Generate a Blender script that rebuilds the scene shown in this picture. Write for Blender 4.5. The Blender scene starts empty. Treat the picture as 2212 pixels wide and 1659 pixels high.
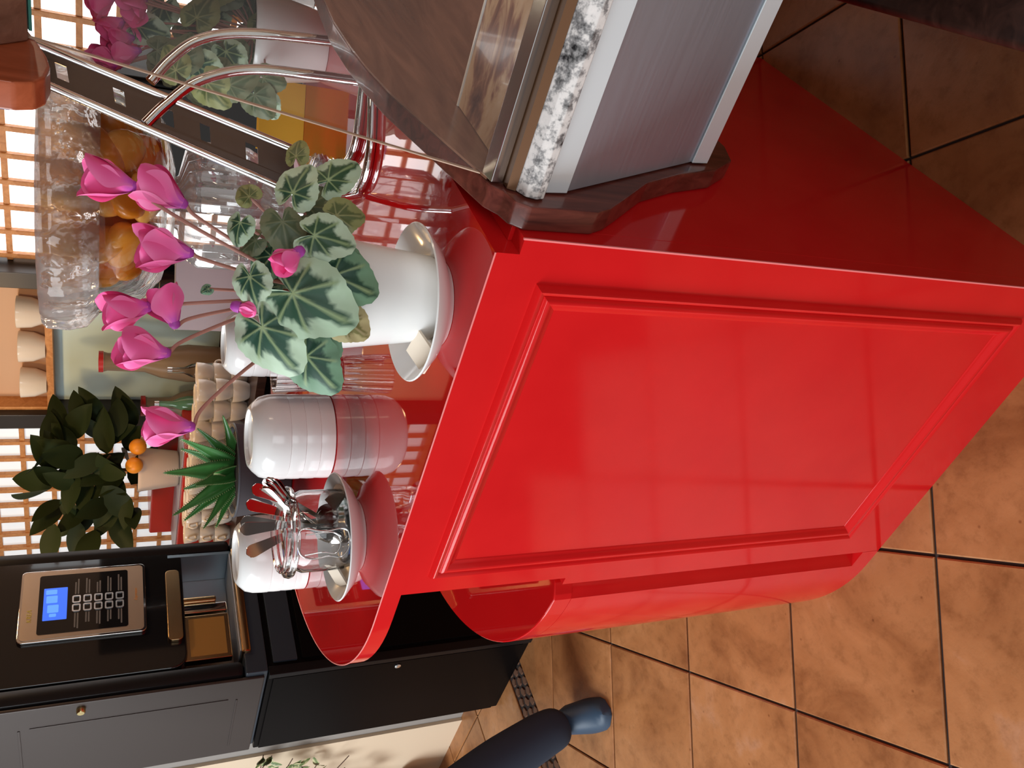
import bpy, bmesh, math, random
from mathutils import Vector, Matrix
random.seed(7)
PI = math.pi
SC = bpy.context.scene
COL = SC.collection

# ------------------------------------------------------------------ camera
# world: x along the counter front (to the right), y away from the customer, z up (metres)
CAM = Vector((0.408, -0.736, 1.4713))
FW = Vector((-0.64279, 0.76604, 0)); RT = Vector((0.76604, 0.64279, 0)); UP = Vector((0, 0, 1))
pitch, roll = 0.45354, 0.0126
cp, sp = math.cos(pitch), math.sin(pitch)
fwd = FW * cp - UP * sp
upv = FW * sp + UP * cp
cr, sr = math.cos(roll), math.sin(roll)
right = RT * cr + upv * sr
up2 = upv * cr - RT * sr
cam = bpy.data.cameras.new('camera'); camo = bpy.data.objects.new('camera', cam); COL.objects.link(camo)
cam.sensor_fit = 'HORIZONTAL'; cam.sensor_width = 36; cam.lens = 36 * 1809.5 / 2212
cam.clip_start = 0.02
X, Y, Z = -up2, right, -fwd          # the phone was held on its side: world up points to the picture's left
M = Matrix(((X.x, Y.x, Z.x, CAM.x), (X.y, Y.y, Z.y, CAM.y), (X.z, Y.z, Z.z, CAM.z), (0, 0, 0, 1)))
camo.matrix_world = M
SC.camera = camo

# ------------------------------------------------------------------ world, lights, exposure
w = bpy.data.worlds.new('daylight'); SC.world = w; w.use_nodes = True
bg = w.node_tree.nodes['Background']; bg.inputs[0].default_value = (1.0, 0.95, 0.90, 1); bg.inputs[1].default_value = 0.42
def area(name, loc, target, sx, sy, power, col):
    l = bpy.data.lights.new(name, 'AREA'); l.shape = 'RECTANGLE'; l.size = sx; l.size_y = sy
    l.energy = power; l.color = col
    o = bpy.data.objects.new(name, l); COL.objects.link(o); o.location = loc
    o.rotation_euler = (Vector(target) - Vector(loc)).to_track_quat('-Z', 'Y').to_euler()
    return o
area('window_daylight', (-3.2, -2.2, 2.45), (-0.4, 0.2, 1.0), 2.6, 2.2, 165, (0.90, 0.96, 1.0))
area('window_daylight_right', (1.9, -3.2, 1.6), (0.1, 0.2, 0.9), 1.6, 1.8, 32, (0.88, 0.95, 1.0))
SC.view_settings.view_transform = 'Standard'; SC.view_settings.look = 'None'
SC.view_settings.gamma = 1; SC.view_settings.use_curve_mapping = False
SC.view_settings.exposure = 0.18
SC.cycles.use_denoising = True
SC.cycles.max_bounces = 12; SC.cycles.transparent_max_bounces = 16; SC.cycles.transmission_bounces = 10
SC.cycles.caustics_reflective = False; SC.cycles.caustics_refractive = False

# ------------------------------------------------------------------ materials
MATS = {}
def pm(name, col, rough=0.5, metal=0.0, coat=0.0, trans=0.0, ior=1.45, emit=None, es=0.0, spec=None, sss=0.0):
    m = bpy.data.materials.new(name); m.use_nodes = True; b = m.node_tree.nodes['Principled BSDF']
    b.inputs['Base Color'].default_value = (*col, 1); b.inputs['Roughness'].default_value = rough
    b.inputs['Metallic'].default_value = metal; b.inputs['IOR'].default_value = ior
    b.inputs['Coat Weight'].default_value = coat; b.inputs['Coat Roughness'].default_value = 0.03
    b.inputs['Transmission Weight'].default_value = trans
    if spec is not None: b.inputs['Specular IOR Level'].default_value = spec
    if emit: b.inputs['Emission Color'].default_value = (*emit, 1); b.inputs['Emission Strength'].default_value = es
    if sss: b.inputs['Subsurface Weight'].default_value = sss; b.inputs['Subsurface Radius'].default_value = (.01, .006, .003)
    MATS[name] = m; return m
def nodes(m): return m.node_tree.nodes, m.node_tree.links, m.node_tree.nodes['Principled BSDF']
def ramp(N, stops):
    r = N.new('ShaderNodeValToRGB'); e = r.color_ramp.elements
    e[0].position, e[0].color = stops[0][0], (*stops[0][1], 1)
    e[1].position, e[1].color = stops[-1][0], (*stops[-1][1], 1)
    for p, c in stops[1:-1]:
        k = e.new(p); k.color = (*c, 1)
    return r
def noise(N, L, coord, scale, detail=4, vec_scale=None, rough=.55, dist=0):
    n = N.new('ShaderNodeTexNoise'); n.inputs['Scale'].default_value = scale; n.inputs['Detail'].default_value = detail
    n.inputs['Roughness'].default_value = rough; n.inputs['Distortion'].default_value = dist
    if vec_scale:
        mp = N.new('ShaderNodeMapping'); mp.inputs['Scale'].default_value = vec_scale
        L.new(coord, mp.inputs['Vector']); coord = mp.outputs['Vector']
    L.new(coord, n.inputs['Vector']); return n
def bump(N, L, b, h, strength, dist=0.002):
    bp = N.new('ShaderNodeBump'); bp.inputs['Strength'].default_value = strength; bp.inputs['Distance'].default_value = dist
    L.new(h, bp.inputs['Height']); L.new(bp.outputs['Normal'], b.inputs['Normal'])

red = pm('red_lacquer', (0.78, 0.008, 0.010), 0.10, spec=.28)
N, L, b = nodes(red); tc = N.new('ShaderNodeTexCoord'); n = noise(N, L, tc.outputs['Object'], 6, 3)
r = ramp(N, [(0.3, (0.56, 0.0085, 0.010)), (0.75, (0.62, 0.012, 0.013))]); L.new(n.outputs['Fac'], r.inputs['Fac']); L.new(r.outputs['Color'], b.inputs['Base Color'])
redtop = pm('red_top_laminate', (0.48, 0.006, 0.007), 0.02, coat=0.3)
rededge = pm('worn_red_edge', (0.85, 0.22, 0.22), 0.35)

tile = pm('terracotta_tile', (0.5, 0.2, 0.08), 0.32)
N, L, b = nodes(tile)
ge = N.new('ShaderNodeNewGeometry'); oi = N.new('ShaderNodeObjectInfo')
ad = N.new('ShaderNodeVectorMath'); ad.operation = 'ADD'; L.new(ge.outputs['Position'], ad.inputs[0])
mu = N.new('ShaderNodeVectorMath'); mu.operation = 'SCALE'; mu.inputs['Scale'].default_value = 37.0
cb = N.new('ShaderNodeCombineXYZ'); L.new(oi.outputs['Random'], cb.inputs[0]); L.new(oi.outputs['Random'], cb.inputs[2])
L.new(cb.outputs[0], mu.inputs[0]); L.new(mu.outputs[0], ad.inputs[1])
n1 = noise(N, L, ad.outputs[0], 4.5, 5, rough=.6, dist=.6); n2 = noise(N, L, ad.outputs[0], 30, 6, rough=.7)
r1 = ramp(N, [(0.30, (0.25, 0.092, 0.030)), (0.48, (0.39, 0.165, 0.060)), (0.62, (0.46, 0.205, 0.080)), (0.78, (0.52, 0.28, 0.165))])
L.new(n1.outputs['Fac'], r1.inputs['Fac'])
r2 = ramp(N, [(0.30, (0.72, 0.68, 0.62)), (0.5, (1, 1, 1)), (0.8, (1.08, 1.05, 1.0))]); L.new(n2.outputs['Fac'], r2.inputs['Fac'])
mx = N.new('ShaderNodeMix'); mx.data_type = 'RGBA'; mx.blend_type = 'MULTIPLY'; mx.inputs[0].default_value = 0.8
L.new(r1.outputs['Color'], mx.inputs[6]); L.new(r2.outputs['Color'], mx.inputs[7])
# small dark pits
vo = N.new('ShaderNodeTexVoronoi'); vo.inputs['Scale'].default_value = 16; L.new(ad.outputs[0], vo.inputs['Vector'])
rp = ramp(N, [(0.02, (0.35, 0.2, 0.12)), (0.07, (1, 1, 1))]); L.new(vo.outputs['Distance'], rp.inputs['Fac'])
mx2 = N.new('ShaderNodeMix'); mx2.data_type = 'RGBA'; mx2.blend_type = 'MULTIPLY'; mx2.inputs[0].default_value = 0.6
L.new(mx.outputs[2], mx2.inputs[6]); L.new(rp.outputs['Color'], mx2.inputs[7]); L.new(mx2.outputs[2], b.inputs['Base Color'])
bump(N, L, b, n2.outputs['Fac'], 0.25, 0.003)
grout = pm('dark_grout', (0.035, 0.024, 0.02), 0.9)
mosaic = pm('mosaic_stone', (0.16, 0.075, 0.042), 0.9)

def wood(name, dark, light, scale, stretch, rough=0.35, coat=0.0):
    m = pm(name, dark, rough, coat=coat); N, L, b = nodes(m); tc = N.new('ShaderNodeTexCoord')
    n = noise(N, L, tc.outputs['Object'], scale, 5, stretch, rough=.6, dist=1.2)
    r = ramp(N, [(0.3, dark), (0.55, tuple((a + c) / 2 for a, c in zip(dark, light))), (0.75, light)])
    L.new(n.outputs['Fac'], r.inputs['Fac']); L.new(r.outputs['Color'], b.inputs['Base Color']); return m
mahog = wood('mahogany_laminate', (0.060, 0.013, 0.010), (0.20, 0.050, 0.035), 9, (5, 5, 0.7), 0.28, 0.2)
tanwood = wood('brown_interior_laminate', (0.16, 0.065, 0.04), (0.34, 0.165, 0.11), 7, (4, .6, 4), 0.25, 0.2)
orangewood = wood('lattice_wood', (0.48, 0.20, 0.06), (0.74, 0.38, 0.15), 8, (3, 3, 3), 0.45)
darkwood = wood('dark_wood', (0.018, 0.008, 0.006), (0.06, 0.025, 0.018), 8, (4, 4, .8), 0.3, 0.2)
ceilwood = wood('ceiling_wood', (0.10, 0.045, 0.02), (0.22, 0.10, 0.045), 3, (1, 6, 1), 0.5)
post = pm('dark_post_paint', (0.022, 0.018, 0.016), 0.35)

granite = pm('granite', (0.6, 0.58, 0.55), 0.18, coat=.3); N, L, b = nodes(granite); tc = N.new('ShaderNodeTexCoord')
n = noise(N, L, tc.outputs['Object'], 75, 3, rough=.7); n2 = noise(N, L, tc.outputs['Object'], 28, 3)
r = ramp(N, [(0.36, (0.02, 0.02, 0.022)), (0.45, (0.28, 0.27, 0.27)), (0.52, (0.72, 0.68, 0.66)), (0.7, (0.86, 0.80, 0.77))])
ma = N.new('ShaderNodeMath'); ma.operation = 'MULTIPLY_ADD'; ma.inputs[1].default_value = 0.45; L.new(n2.outputs['Fac'], ma.inputs[0])
m3 = N.new('ShaderNodeMath'); m3.operation = 'MULTIPLY'; m3.inputs[1].default_value = 0.55; L.new(n.outputs['Fac'], m3.inputs[0]); L.new(m3.outputs[0], ma.inputs[2])
L.new(ma.outputs[0], r.inputs['Fac']); L.new(r.outputs['Color'], b.inputs['Base Color'])

steel = pm('brushed_steel', (0.52, 0.58, 0.68), 0.42, 0.75); N, L, b = nodes(steel); tc = N.new('ShaderNodeTexCoord')
n = noise(N, L, tc.outputs['Object'], 60, 3, (0.15, 3, 3)); r = ramp(N, [(0.2, (.36, .36, .36)), (0.8, (.50, .50, .50))])
L.new(n.outputs['Fac'], r.inputs['Fac']); L.new(r.outputs['Color'], b.inputs['Roughness'])
alu = pm('bright_aluminium', (0.86, 0.90, 0.93), 0.22, 1.0)
chrome = pm('chrome', (0.88, 0.89, 0.90), 0.05, 1.0)
slotmetal = pm('dark_slotted_metal', (0.16, 0.14, 0.14), 0.16, 1.0)
cutlery = pm('cutlery_steel', (0.78, 0.76, 0.74), 0.10, 1.0)
brass = pm('brass', (0.75, 0.62, 0.32), 0.25, 1.0)
gold = pm('warm_metal', (0.62, 0.42, 0.22), 0.22, 1.0)
champagne = pm('champagne_plate', (0.34, 0.25, 0.18), 0.35, 0.6)
white = pm('white_porcelain', (0.86, 0.86, 0.85), 0.14)
potwhite = pm('white_glazed_pot', (0.86, 0.86, 0.85), 0.22, coat=.2)
cream = pm('cream_cup', (0.80, 0.74, 0.66), 0.14, coat=.3)
beigepot = pm('beige_pot', (0.66, 0.52, 0.42), 0.6)
greypot = pm('grey_planter', (0.065, 0.065, 0.075), 0.55)
lilac = pm('lilac_card', (0.64, 0.53, 0.55), 0.7)
cardedge = pm('card_edge', (0.62, 0.48, 0.36), 0.7)
yellow = pm('yellow_card', (0.92, 0.58, 0.06), 0.65)
paper = pm('folded_napkin', (0.78, 0.68, 0.56), 0.8)
blackgloss = pm('black_gloss', (0.008, 0.008, 0.009), 0.07, coat=.5)
blackmat = pm('black_satin', (0.009, 0.008, 0.009), 0.35, spec=.25)
blacksoft = pm('black_lacquer_cabinet', (0.005, 0.004, 0.004), 0.30, spec=.06)
bluegrey = pm('blue_grey_trim', (0.03, 0.04, 0.055), 0.3)
greyside = pm('grey_metal_side', (0.050, 0.038, 0.034), 0.45, 0.3)
lcd = pm('lcd_blue', (0.02, 0.06, 0.4), 0.2, emit=(0.05, 0.16, 0.85), es=0.9)
lcdlite = pm('lcd_pale', (0.05, 0.15, 0.6), 0.2, emit=(0.12, 0.34, 0.95), es=0.9)
printgrey = pm('grey_print', (0.11, 0.10, 0.095), 0.5)
printyel = pm('yellow_print', (0.45, 0.36, 0.04), 0.5)
printor = pm('orange_print', (0.6, 0.25, 0.05), 0.5)
soil = pm('potting_soil', (0.03, 0.016, 0.01), 0.95)
orangefruit = pm('orange_peel', (0.85, 0.30, 0.02), 0.4)
redmach = pm('red_enamel', (0.45, 0.015, 0.008), 0.25, coat=.3)
plaster = pm('beige_plaster', (0.74, 0.60, 0.44), 0.9)
greytrim = pm('grey_edge_plaster', (0.30, 0.28, 0.26), 0.9)
turq = pm('pale_turquoise_wall', (0.66, 0.88, 0.90), 0.6)
tanwall = pm('tan_wall', (0.62, 0.40, 0.26), 0.6)
bottlebrown = pm('brown_ceramic_jug', (0.26, 0.19, 0.13), 0.35)
bottlegreen = pm('green_glass_bottle', (0.10, 0.24, 0.15), 0.1, coat=.4)
bluelabel = pm('blue_panel', (0.10, 0.30, 0.48), 0.4)
redcap = pm('red_cap', (0.5, 0.02, 0.02), 0.4)
navy = pm('navy_trousers', (0.022, 0.034, 0.058), 0.9)
darkshirt = pm('dark_shirt', (0.03, 0.03, 0.035), 0.9)
skinm = pm('skin', (0.62, 0.38, 0.28), 0.55)
hairm = pm('dark_hair', (0.02, 0.013, 0.01), 0.6)
shoe = pm('dark_blue_shoe', (0.035, 0.065, 0.11), 0.5)
tealm = pm('teal_sheet', (0.05, 0.25, 0.2), 0.5)
bluem = pm('blue_sign', (0.01, 0.13, 0.5), 0.5)
bulb = pm('warm_bulb', (1, .8, .5), 0.4, emit=(1.0, 0.55, 0.16), es=5)
glass = pm('clear_glass', (1, 1, 1), 0.0, trans=1.0, ior=1.47)
pane = pm('backlit_paper_pane', (0.85, 0.88, 0.92), 0.7, emit=(0.90, 0.96, 1.0), es=2.2)
cake = pm('glazed_pastry', (0.62, 0.38, 0.22), 0.4, coat=.3)
cakep = pm('berry_pastry', (0.30, 0.14, 0.20), 0.35, coat=.3)
apricot = pm('candied_apricot', (0.80, 0.33, 0.045), 0.28, coat=.4, sss=.15)
N, L, b = nodes(apricot); oi = N.new('ShaderNodeObjectInfo'); r = ramp(N, [(0, (0.62, 0.16, 0.010)), (.5, (0.80, 0.28, 0.02)), (1, (0.86, 0.42, 0.09))])
L.new(oi.outputs['Random'], r.inputs['Fac']); L.new(r.outputs['Color'], b.inputs['Base Color'])

def sheetglass(name, tint=(1, 1, 1), refl=.95, rough=0.0, power=5.0, base=.04):
    m = bpy.data.materials.new(name); m.use_nodes = True; N = m.node_tree.nodes; L = m.node_tree.links
    N.remove(N['Principled BSDF']); out = N['Material Output']
    t = N.new('ShaderNodeBsdfTransparent'); t.inputs[0].default_value = (*tint, 1)
    g = N.new('ShaderNodeBsdfGlossy'); g.inputs['Roughness'].default_value = rough
    f = N.new('ShaderNodeLayerWeight'); f.inputs[0].default_value = .5
    pw = N.new('ShaderNodeMath'); pw.operation = 'POWER'; pw.inputs[1].default_value = power; L.new(f.outputs['Facing'], pw.inputs[0])
    k = N.new('ShaderNodeMath'); k.operation = 'MULTIPLY_ADD'; k.inputs[1].default_value = refl; k.inputs[2].default_value = base; k.use_clamp = True
    mx = N.new('ShaderNodeMixShader'); L.new(pw.outputs[0], k.inputs[0]); L.new(k.outputs[0], mx.inputs[0])
    L.new(t.outputs[0], mx.inputs[1]); L.new(g.outputs[0], mx.inputs[2]); L.new(mx.outputs[0], out.inputs[0])
    MATS[name] = m; return m
frontglass = sheetglass('display_glass', (0.96, 0.965, 0.96))
jarglass = sheetglass('jar_glass', (0.95, 0.94, 0.94), .8, 0.0, 3.0, .045)
crystal = sheetglass('crystal_glass', (0.97, 0.97, 0.97), .6, 0.03, 1.3, .25)
N = crystal.node_tree.nodes; L = crystal.node_tree.links
df = N.new('ShaderNodeBsdfTranslucent'); df.inputs[0].default_value = (.9, .93, .95, 1); df2 = N.new('ShaderNodeBsdfDiffuse'); df2.inputs[0].default_value = (.85, .87, .9, 1)
am = N.new('ShaderNodeMixShader'); am.inputs[0].default_value = .5; L.new(df.outputs[0], am.inputs[1]); L.new(df2.outputs[0], am.inputs[2])
mo_ = N['Material Output']; src = mo_.inputs[0].links[0].from_socket; m2 = N.new('ShaderNodeMixShader'); m2.inputs[0].default_value = .16
L.new(src, m2.inputs[1]); L.new(am.outputs[0], m2.inputs[2]); L.new(m2.outputs[0], mo_.inputs[0])
hammered = pm('hammered_glass', (1, 1, 1), 0.02, trans=1.0, ior=1.45); N, L, b = nodes(hammered)
tc = N.new('ShaderNodeTexCoord'); n = noise(N, L, tc.outputs['Object'], 38, 2); bump(N, L, b, n.outputs['Fac'], .6, .006)
tl = N.new('ShaderNodeBsdfTranslucent'); tl.inputs[0].default_value = (.95, .97, 1, 1); tp = N.new('ShaderNodeBsdfTransparent')
ms = N.new('ShaderNodeMixShader'); ms.inputs[0].default_value = .26; L.new(b.outputs[0], ms.inputs[1]); L.new(tl.outputs[0], ms.inputs[2])
mt = N.new('ShaderNodeMixShader'); mt.inputs[0].default_value = .25; L.new(ms.outputs[0], mt.inputs[1]); L.new(tp.outputs[0], mt.inputs[2]); L.new(mt.outputs[0], N['Material Output'].inputs[0])
thinglass = sheetglass('blown_glass', (0.95, 0.96, 0.96), .9, 0.0, 2.5, .05)
edgeglass = pm('glass_edge', (0.55, 0.38, 0.28), 0.25)

def attrmat(name, rough, coat=0.0, sss=0.0, sheen=0):
    m = pm(name, (1, 1, 1), rough, coat=coat); N, L, b = nodes(m)
    a = N.new('ShaderNodeAttribute'); a.attribute_name = 'Col'; L.new(a.outputs['Color'], b.inputs['Base Color'])
    if sss:
        b.inputs['Subsurface Weight'].default_value = sss; b.inputs['Subsurface Radius'].default_value = (.01, .006, .004); b.inputs['Subsurface Scale'].default_value = .3
    return m
leafm = attrmat('cyclamen_leaf', 0.5); petalm = attrmat('cyclamen_petal', 0.5)
aloem = attrmat('aloe_skin', 0.3, .2)
stemm = pm('mauve_stem', (0.42, 0.19, 0.15), 0.5)
citm = pm('dark_citrus_leaf', (0.012, 0.021, 0.005), 0.6, spec=.2)
ficm = attrmat('variegated_leaf', 0.5)
twig = pm('twig', (0.10, 0.05, 0.03), 0.8)
oliveleaf = attrmat('olive_leaf', .5)

# ------------------------------------------------------------------ helpers
def tag(o, label=None, cat=None, group=None, kind=None):
    if label: o['label'] = label
    if cat: o['category'] = cat
    if group: o['group'] = group
    if kind: o['kind'] = kind
    return o
def link(name, me, mat=None, parent=None, smooth=False, **k):
    if mat and not me.materials:
        me.materials.append(mat)
    if smooth:
        for p in me.polygons: p.use_smooth = True
    o = bpy.data.objects.new(name, me); COL.objects.link(o)
    if parent: o.parent = parent
    if me.get('wn'):
        wn = o.modifiers.new('weighted_normals', 'WEIGHTED_NORMAL'); wn.weight = 100; wn.keep_sharp = True
    return tag(o, **k)
def empty(name, loc=(0, 0, 0), rz=0, **k):
    o = bpy.data.objects.new(name, None); COL.objects.link(o); o.location = loc; o.rotation_euler = (0, 0, rz)
    o.empty_display_size = .05
    return tag(o, **k)
def bm2me(bm, name='mesh'):
    bmesh.ops.recalc_face_normals(bm, faces=bm.faces[:])
    me = bpy.data.meshes.new(name); bm.to_mesh(me); bm.free(); return me
def autosm(me, ang=40):
    for p in me.polygons: p.use_smooth = True
    try: me.set_sharp_from_angle(angle=math.radians(ang))
    except Exception: pass
    return me
def boxme(x0, x1, y0, y1, z0, z1, bev=0.0, seg=2):
    bm = bmesh.new(); bmesh.ops.create_cube(bm, size=1)
    for v in bm.verts:
        v.co = Vector(((x0 + x1) / 2 + v.co.x * (x1 - x0), (y0 + y1) / 2 + v.co.y * (y1 - y0), (z0 + z1) / 2 + v.co.z * (z1 - z0)))
    if bev: bmesh.ops.bevel(bm, geom=bm.edges[:], offset=bev, segments=seg, affect='EDGES', profile=.5)
    me = bm2me(bm)
    if bev: autosm(me); me['wn'] = 1
    return me
def box(name, dims, mat, parent=None, bev=0.0, **k):
    return link(name, boxme(*dims, bev), mat, parent, **k)
def prismme(pts, a0, a1, axis='z', bev=0.0, seg=2):
    """polygon extruded along an axis; pts are the two other coordinates in order"""
    bm = bmesh.new()
    def mk(p, a):
        return {'z': (p[0], p[1], a), 'x': (a, p[0], p[1]), 'y': (p[0], a, p[1])}[axis]
    lo = [bm.verts.new(mk(p, a0)) for p in pts]; hi = [bm.verts.new(mk(p, a1)) for p in pts]
    n = len(pts); bm.faces.new(lo); bm.faces.new(hi)
    for i in range(n): bm.faces.new((lo[i], lo[(i + 1) % n], hi[(i + 1) % n], hi[i]))
    bmesh.ops.recalc_face_normals(bm, faces=bm.faces[:])
    if bev: bmesh.ops.bevel(bm, geom=bm.edges[:], offset=bev, segments=seg, affect='EDGES', profile=.5, clamp_overlap=True)
    me = autosm(bm2me(bm), 35)
    if bev: me['wn'] = 1
    return me
def lathe(prof, seg=40, center=(0, 0, 0), rib=0, ribamp=0):
    bm = bmesh.new(); rings = []
    for r, z in prof:
        if r < 1e-6: rings.append([bm.verts.new((center[0], center[1], center[2] + z))]); continue
        ring = []
        for i in range(seg):
            a = 2 * PI * i / seg; rr = r * (1 + ribamp * math.cos(rib * a)) if rib else r
            ring.append(bm.verts.new((center[0] + rr * math.cos(a), center[1] + rr * math.sin(a), center[2] + z)))
        rings.append(ring)
    for A, B in zip(rings, rings[1:]):
        if len(A) == 1 and len(B) == 1: continue
        for i in range(seg):
            j = (i + 1) % seg
            if len(A) == 1: bm.faces.new((A[0], B[i], B[j]))
            elif len(B) == 1: bm.faces.new((A[i], A[j], B[0]))
            else: bm.faces.new((A[i], A[j], B[j], B[i]))
    return autosm(bm2me(bm), 50)
def smoothpath(pts, n=8, closed=False):
    P = [Vector(p) for p in pts]; out = []
    m = len(P)
    for i in range(m if closed else m - 1):
        p0 = P[(i - 1) % m] if (closed or i > 0) else P[0] * 2 - P[1]
        p1 = P[i]; p2 = P[(i + 1) % m]; p3 = P[(i + 2) % m] if (closed or i + 2 < m) else P[-1] * 2 - P[-2]
        for k in range(n):
            t = k / n
            out.append(.5 * ((2 * p1) + (p2 - p0) * t + (2 * p0 - 5 * p1 + 4 * p2 - p3) * t * t + (3 * p1 - p0 - 3 * p2 + p3) * t ** 3))
    if not closed: out.append(P[-1])
    return out
def tubebm(bm, pts, r, seg=10, closed=False, cap=True):
    P = [Vector(p) for p in pts]; m = len(P); rings = []; nrm = None
    rad = r if callable(r) else (lambda t: r)
    for i in range(m):
        if closed: t = (P[(i + 1) % m] - P[i - 1]).normalized()
        else: t = (P[min(i + 1, m - 1)] - P[max(i - 1, 0)]).normalized()
        if nrm is None:
            nrm = t.orthogonal().normalized()
        else:
            nrm = (nrm - t * nrm.dot(t)); nrm = nrm.normalized() if nrm.length > 1e-6 else t.orthogonal().normalized()
        bn = t.cross(nrm); rr = rad(i / (m - 1))
        rings.append([bm.verts.new(P[i] + (nrm * math.cos(a) + bn * math.sin(a)) * rr) for a in [2 * PI * k / seg for k in range(seg)]])
    for i in range(m if closed else m - 1):
        A, B = rings[i], rings[(i + 1) % m]
        for k in range(seg): bm.faces.new((A[k], A[(k + 1) % seg], B[(k + 1) % seg], B[k]))
    if cap and not closed:
        bm.faces.new(rings[0]); bm.faces.new(rings[-1])
def tube(name, pts, r, mat, parent=None, seg=10, closed=False, **k):
    bm = bmesh.new(); tubebm(bm, pts, r, seg, closed); me = autosm(bm2me(bm), 60)
    return link(name, me, mat, parent, **k)
def copyobj(o, parent=None, loc=None):
    c = o.copy(); COL.objects.link(c); c.parent = parent
    if loc is not None: c.location = loc
    return c
def copytree(o, parent=None):
    c = copyobj(o, parent)
    for ch in o.children: copytree(ch, c)
    return c
def colattr(me, cols):
    a = me.color_attributes.new('Col', 'FLOAT_COLOR', 'POINT')
    flat = []
    for c in cols: flat += [c[0], c[1], c[2], 1.0]
    a.data.foreach_set('color', flat)
def lerp(a, b, t): return tuple(x + (y - x) * t for x, y in zip(a, b))
def sstep(a, b, x):
    t = min(1, max(0, (x - a) / (b - a))); return t * t * (3 - 2 * t)
def basis(origin, xa, ya, za):
    return Matrix(((xa.x, ya.x, za.x, origin[0]), (xa.y, ya.y, za.y, origin[1]), (xa.z, ya.z, za.z, origin[2]), (0, 0, 0, 1)))

# ------------------------------------------------------------------ the room
fl = box('floor', (-5.2, 2.2, -2.2, 3.0, -0.06, -0.006), grout); fl['kind'] = 'structure'
def clip(poly, x0, side):
    out = []
    for i in range(len(poly)):
        a, c = poly[i], poly[(i + 1) % len(poly)]
        ia, ic = (a[0] - x0) * side >= 0, (c[0] - x0) * side >= 0
        if ia: out.append(a)
        if ia != ic:
            t = (x0 - a[0]) / (c[0] - a[0]); out.append((x0, a[1] + t * (c[1] - a[1])))
    return out
def tileme(poly, h=0.008):
    bm = bmesh.new(); cx = sum(p[0] for p in poly) / len(poly); cy = sum(p[1] for p in poly) / len(poly)
    def ring(d, z):
        o = []
        for p in poly:
            v = Vector((p[0] - cx, p[1] - cy)); l = v.length; v = v * ((l - d) / l); o.append(bm.verts.new((cx + v.x, cy + v.y, z)))
        return o
    a, b_, c = ring(0.0045, -h), ring(0.0045, -0.002), ring(0.0085, 0.0)
    n = len(poly)
    for A, B in ((a, b_), (b_, c)):
        for i in range(n): bm.faces.new((A[i], A[(i + 1) % n], B[(i + 1) % n], B[i]))
    bm.faces.new(c); return bm2me(bm)
T = 0.40; O = Vector((-0.558, -0.093)); e1 = Vector((.70711, -.70711)); e2 = Vector((-.70711, -.70711))
whole = tileme([(e1 * a + e2 * c)[:] for a, c in ((-T / 2, -T / 2), (T / 2, -T / 2), (T / 2, T / 2), (-T / 2, T / 2))])
for i in range(-12, 13):
    for j in range(-12, 13):
        c = O + e1 * (i + .5) * T + e2 * (j + .5) * T
        if c.x < -2.62 or c.x > 1.2 or c.y < -1.0 or c.y > 2.3: continue
        if c.x - .2829 > -2.30:
            t = link('tile', whole, tile, fl); t.location = (c.x, c.y, 0)
        else:
            pl = clip([tuple(c + e1 * a + e2 * d) for a, d in ((-T / 2, -T / 2), (T / 2, -T / 2), (T / 2, T / 2), (-T / 2, T / 2))], -2.30, 1)
            if len(pl) >= 3 and max(p[0] for p in pl) > -2.27: link('tile', tileme(pl), tile, fl)
sq = tileme([(-T / 2, -T / 2), (T / 2, -T / 2), (T / 2, T / 2), (-T / 2, T / 2)])
for i in range(6):
    for j in range(-6, 5):
        t = link('tile', sq, tile, fl); t.location = (-2.432 - T * (i + .5), .882 + T * (j + .5), 0)
bm = bmesh.new()
y = -1.6
while y < 2.2:
    for k in range(3):
        cx = -2.43 + .0215 + .0433 * k; cy = y + (.02 if k % 2 else 0)
        pts = []
        for q in range(6):
            a = 2 * PI * q / 6 + random.uniform(-.25, .25); rr = random.uniform(.016, .0215)
            pts.append((cx + rr * math.cos(a), cy + rr * 1.05 * math.sin(a)))
        lo = [bm.verts.new((p[0], p[1], -.008)) for p in pts]; hi = [bm.verts.new((cx + (p[0] - cx) * .85, cy + (p[1] - cy) * .85, -.001)) for p in pts]
        bm.faces.new(hi)
        for q in range(6): bm.faces.new((lo[q], lo[(q + 1) % 6], hi[(q + 1) % 6], hi[q]))
    y += .0425
link('mosaic_strip', bm2me(bm), mosaic, fl, kind='stuff')

YW = 2.9
wb = box('wall_back', (-5.2, 2.2, YW + .06, YW + .16, 0, 2.7), tanwall); wb['kind'] = 'structure'
ce = box('ceiling', (-5.2, 2.2, -1.0, 3.06, 2.7, 2.76), ceilwood); ce['kind'] = 'structure'
wr = box('wall_right', (2.1, 2.2, -1.0, 2.96, 0, 2.7), tanwall); wr['kind'] = 'structure'
for b_ in range(8):
    yb = -.7 + .5 * b_
    bb = box('ceiling_beam', (-5.2, 2.1, yb, yb + .09, 2.58, 2.7), ceilwood, ce)

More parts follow.
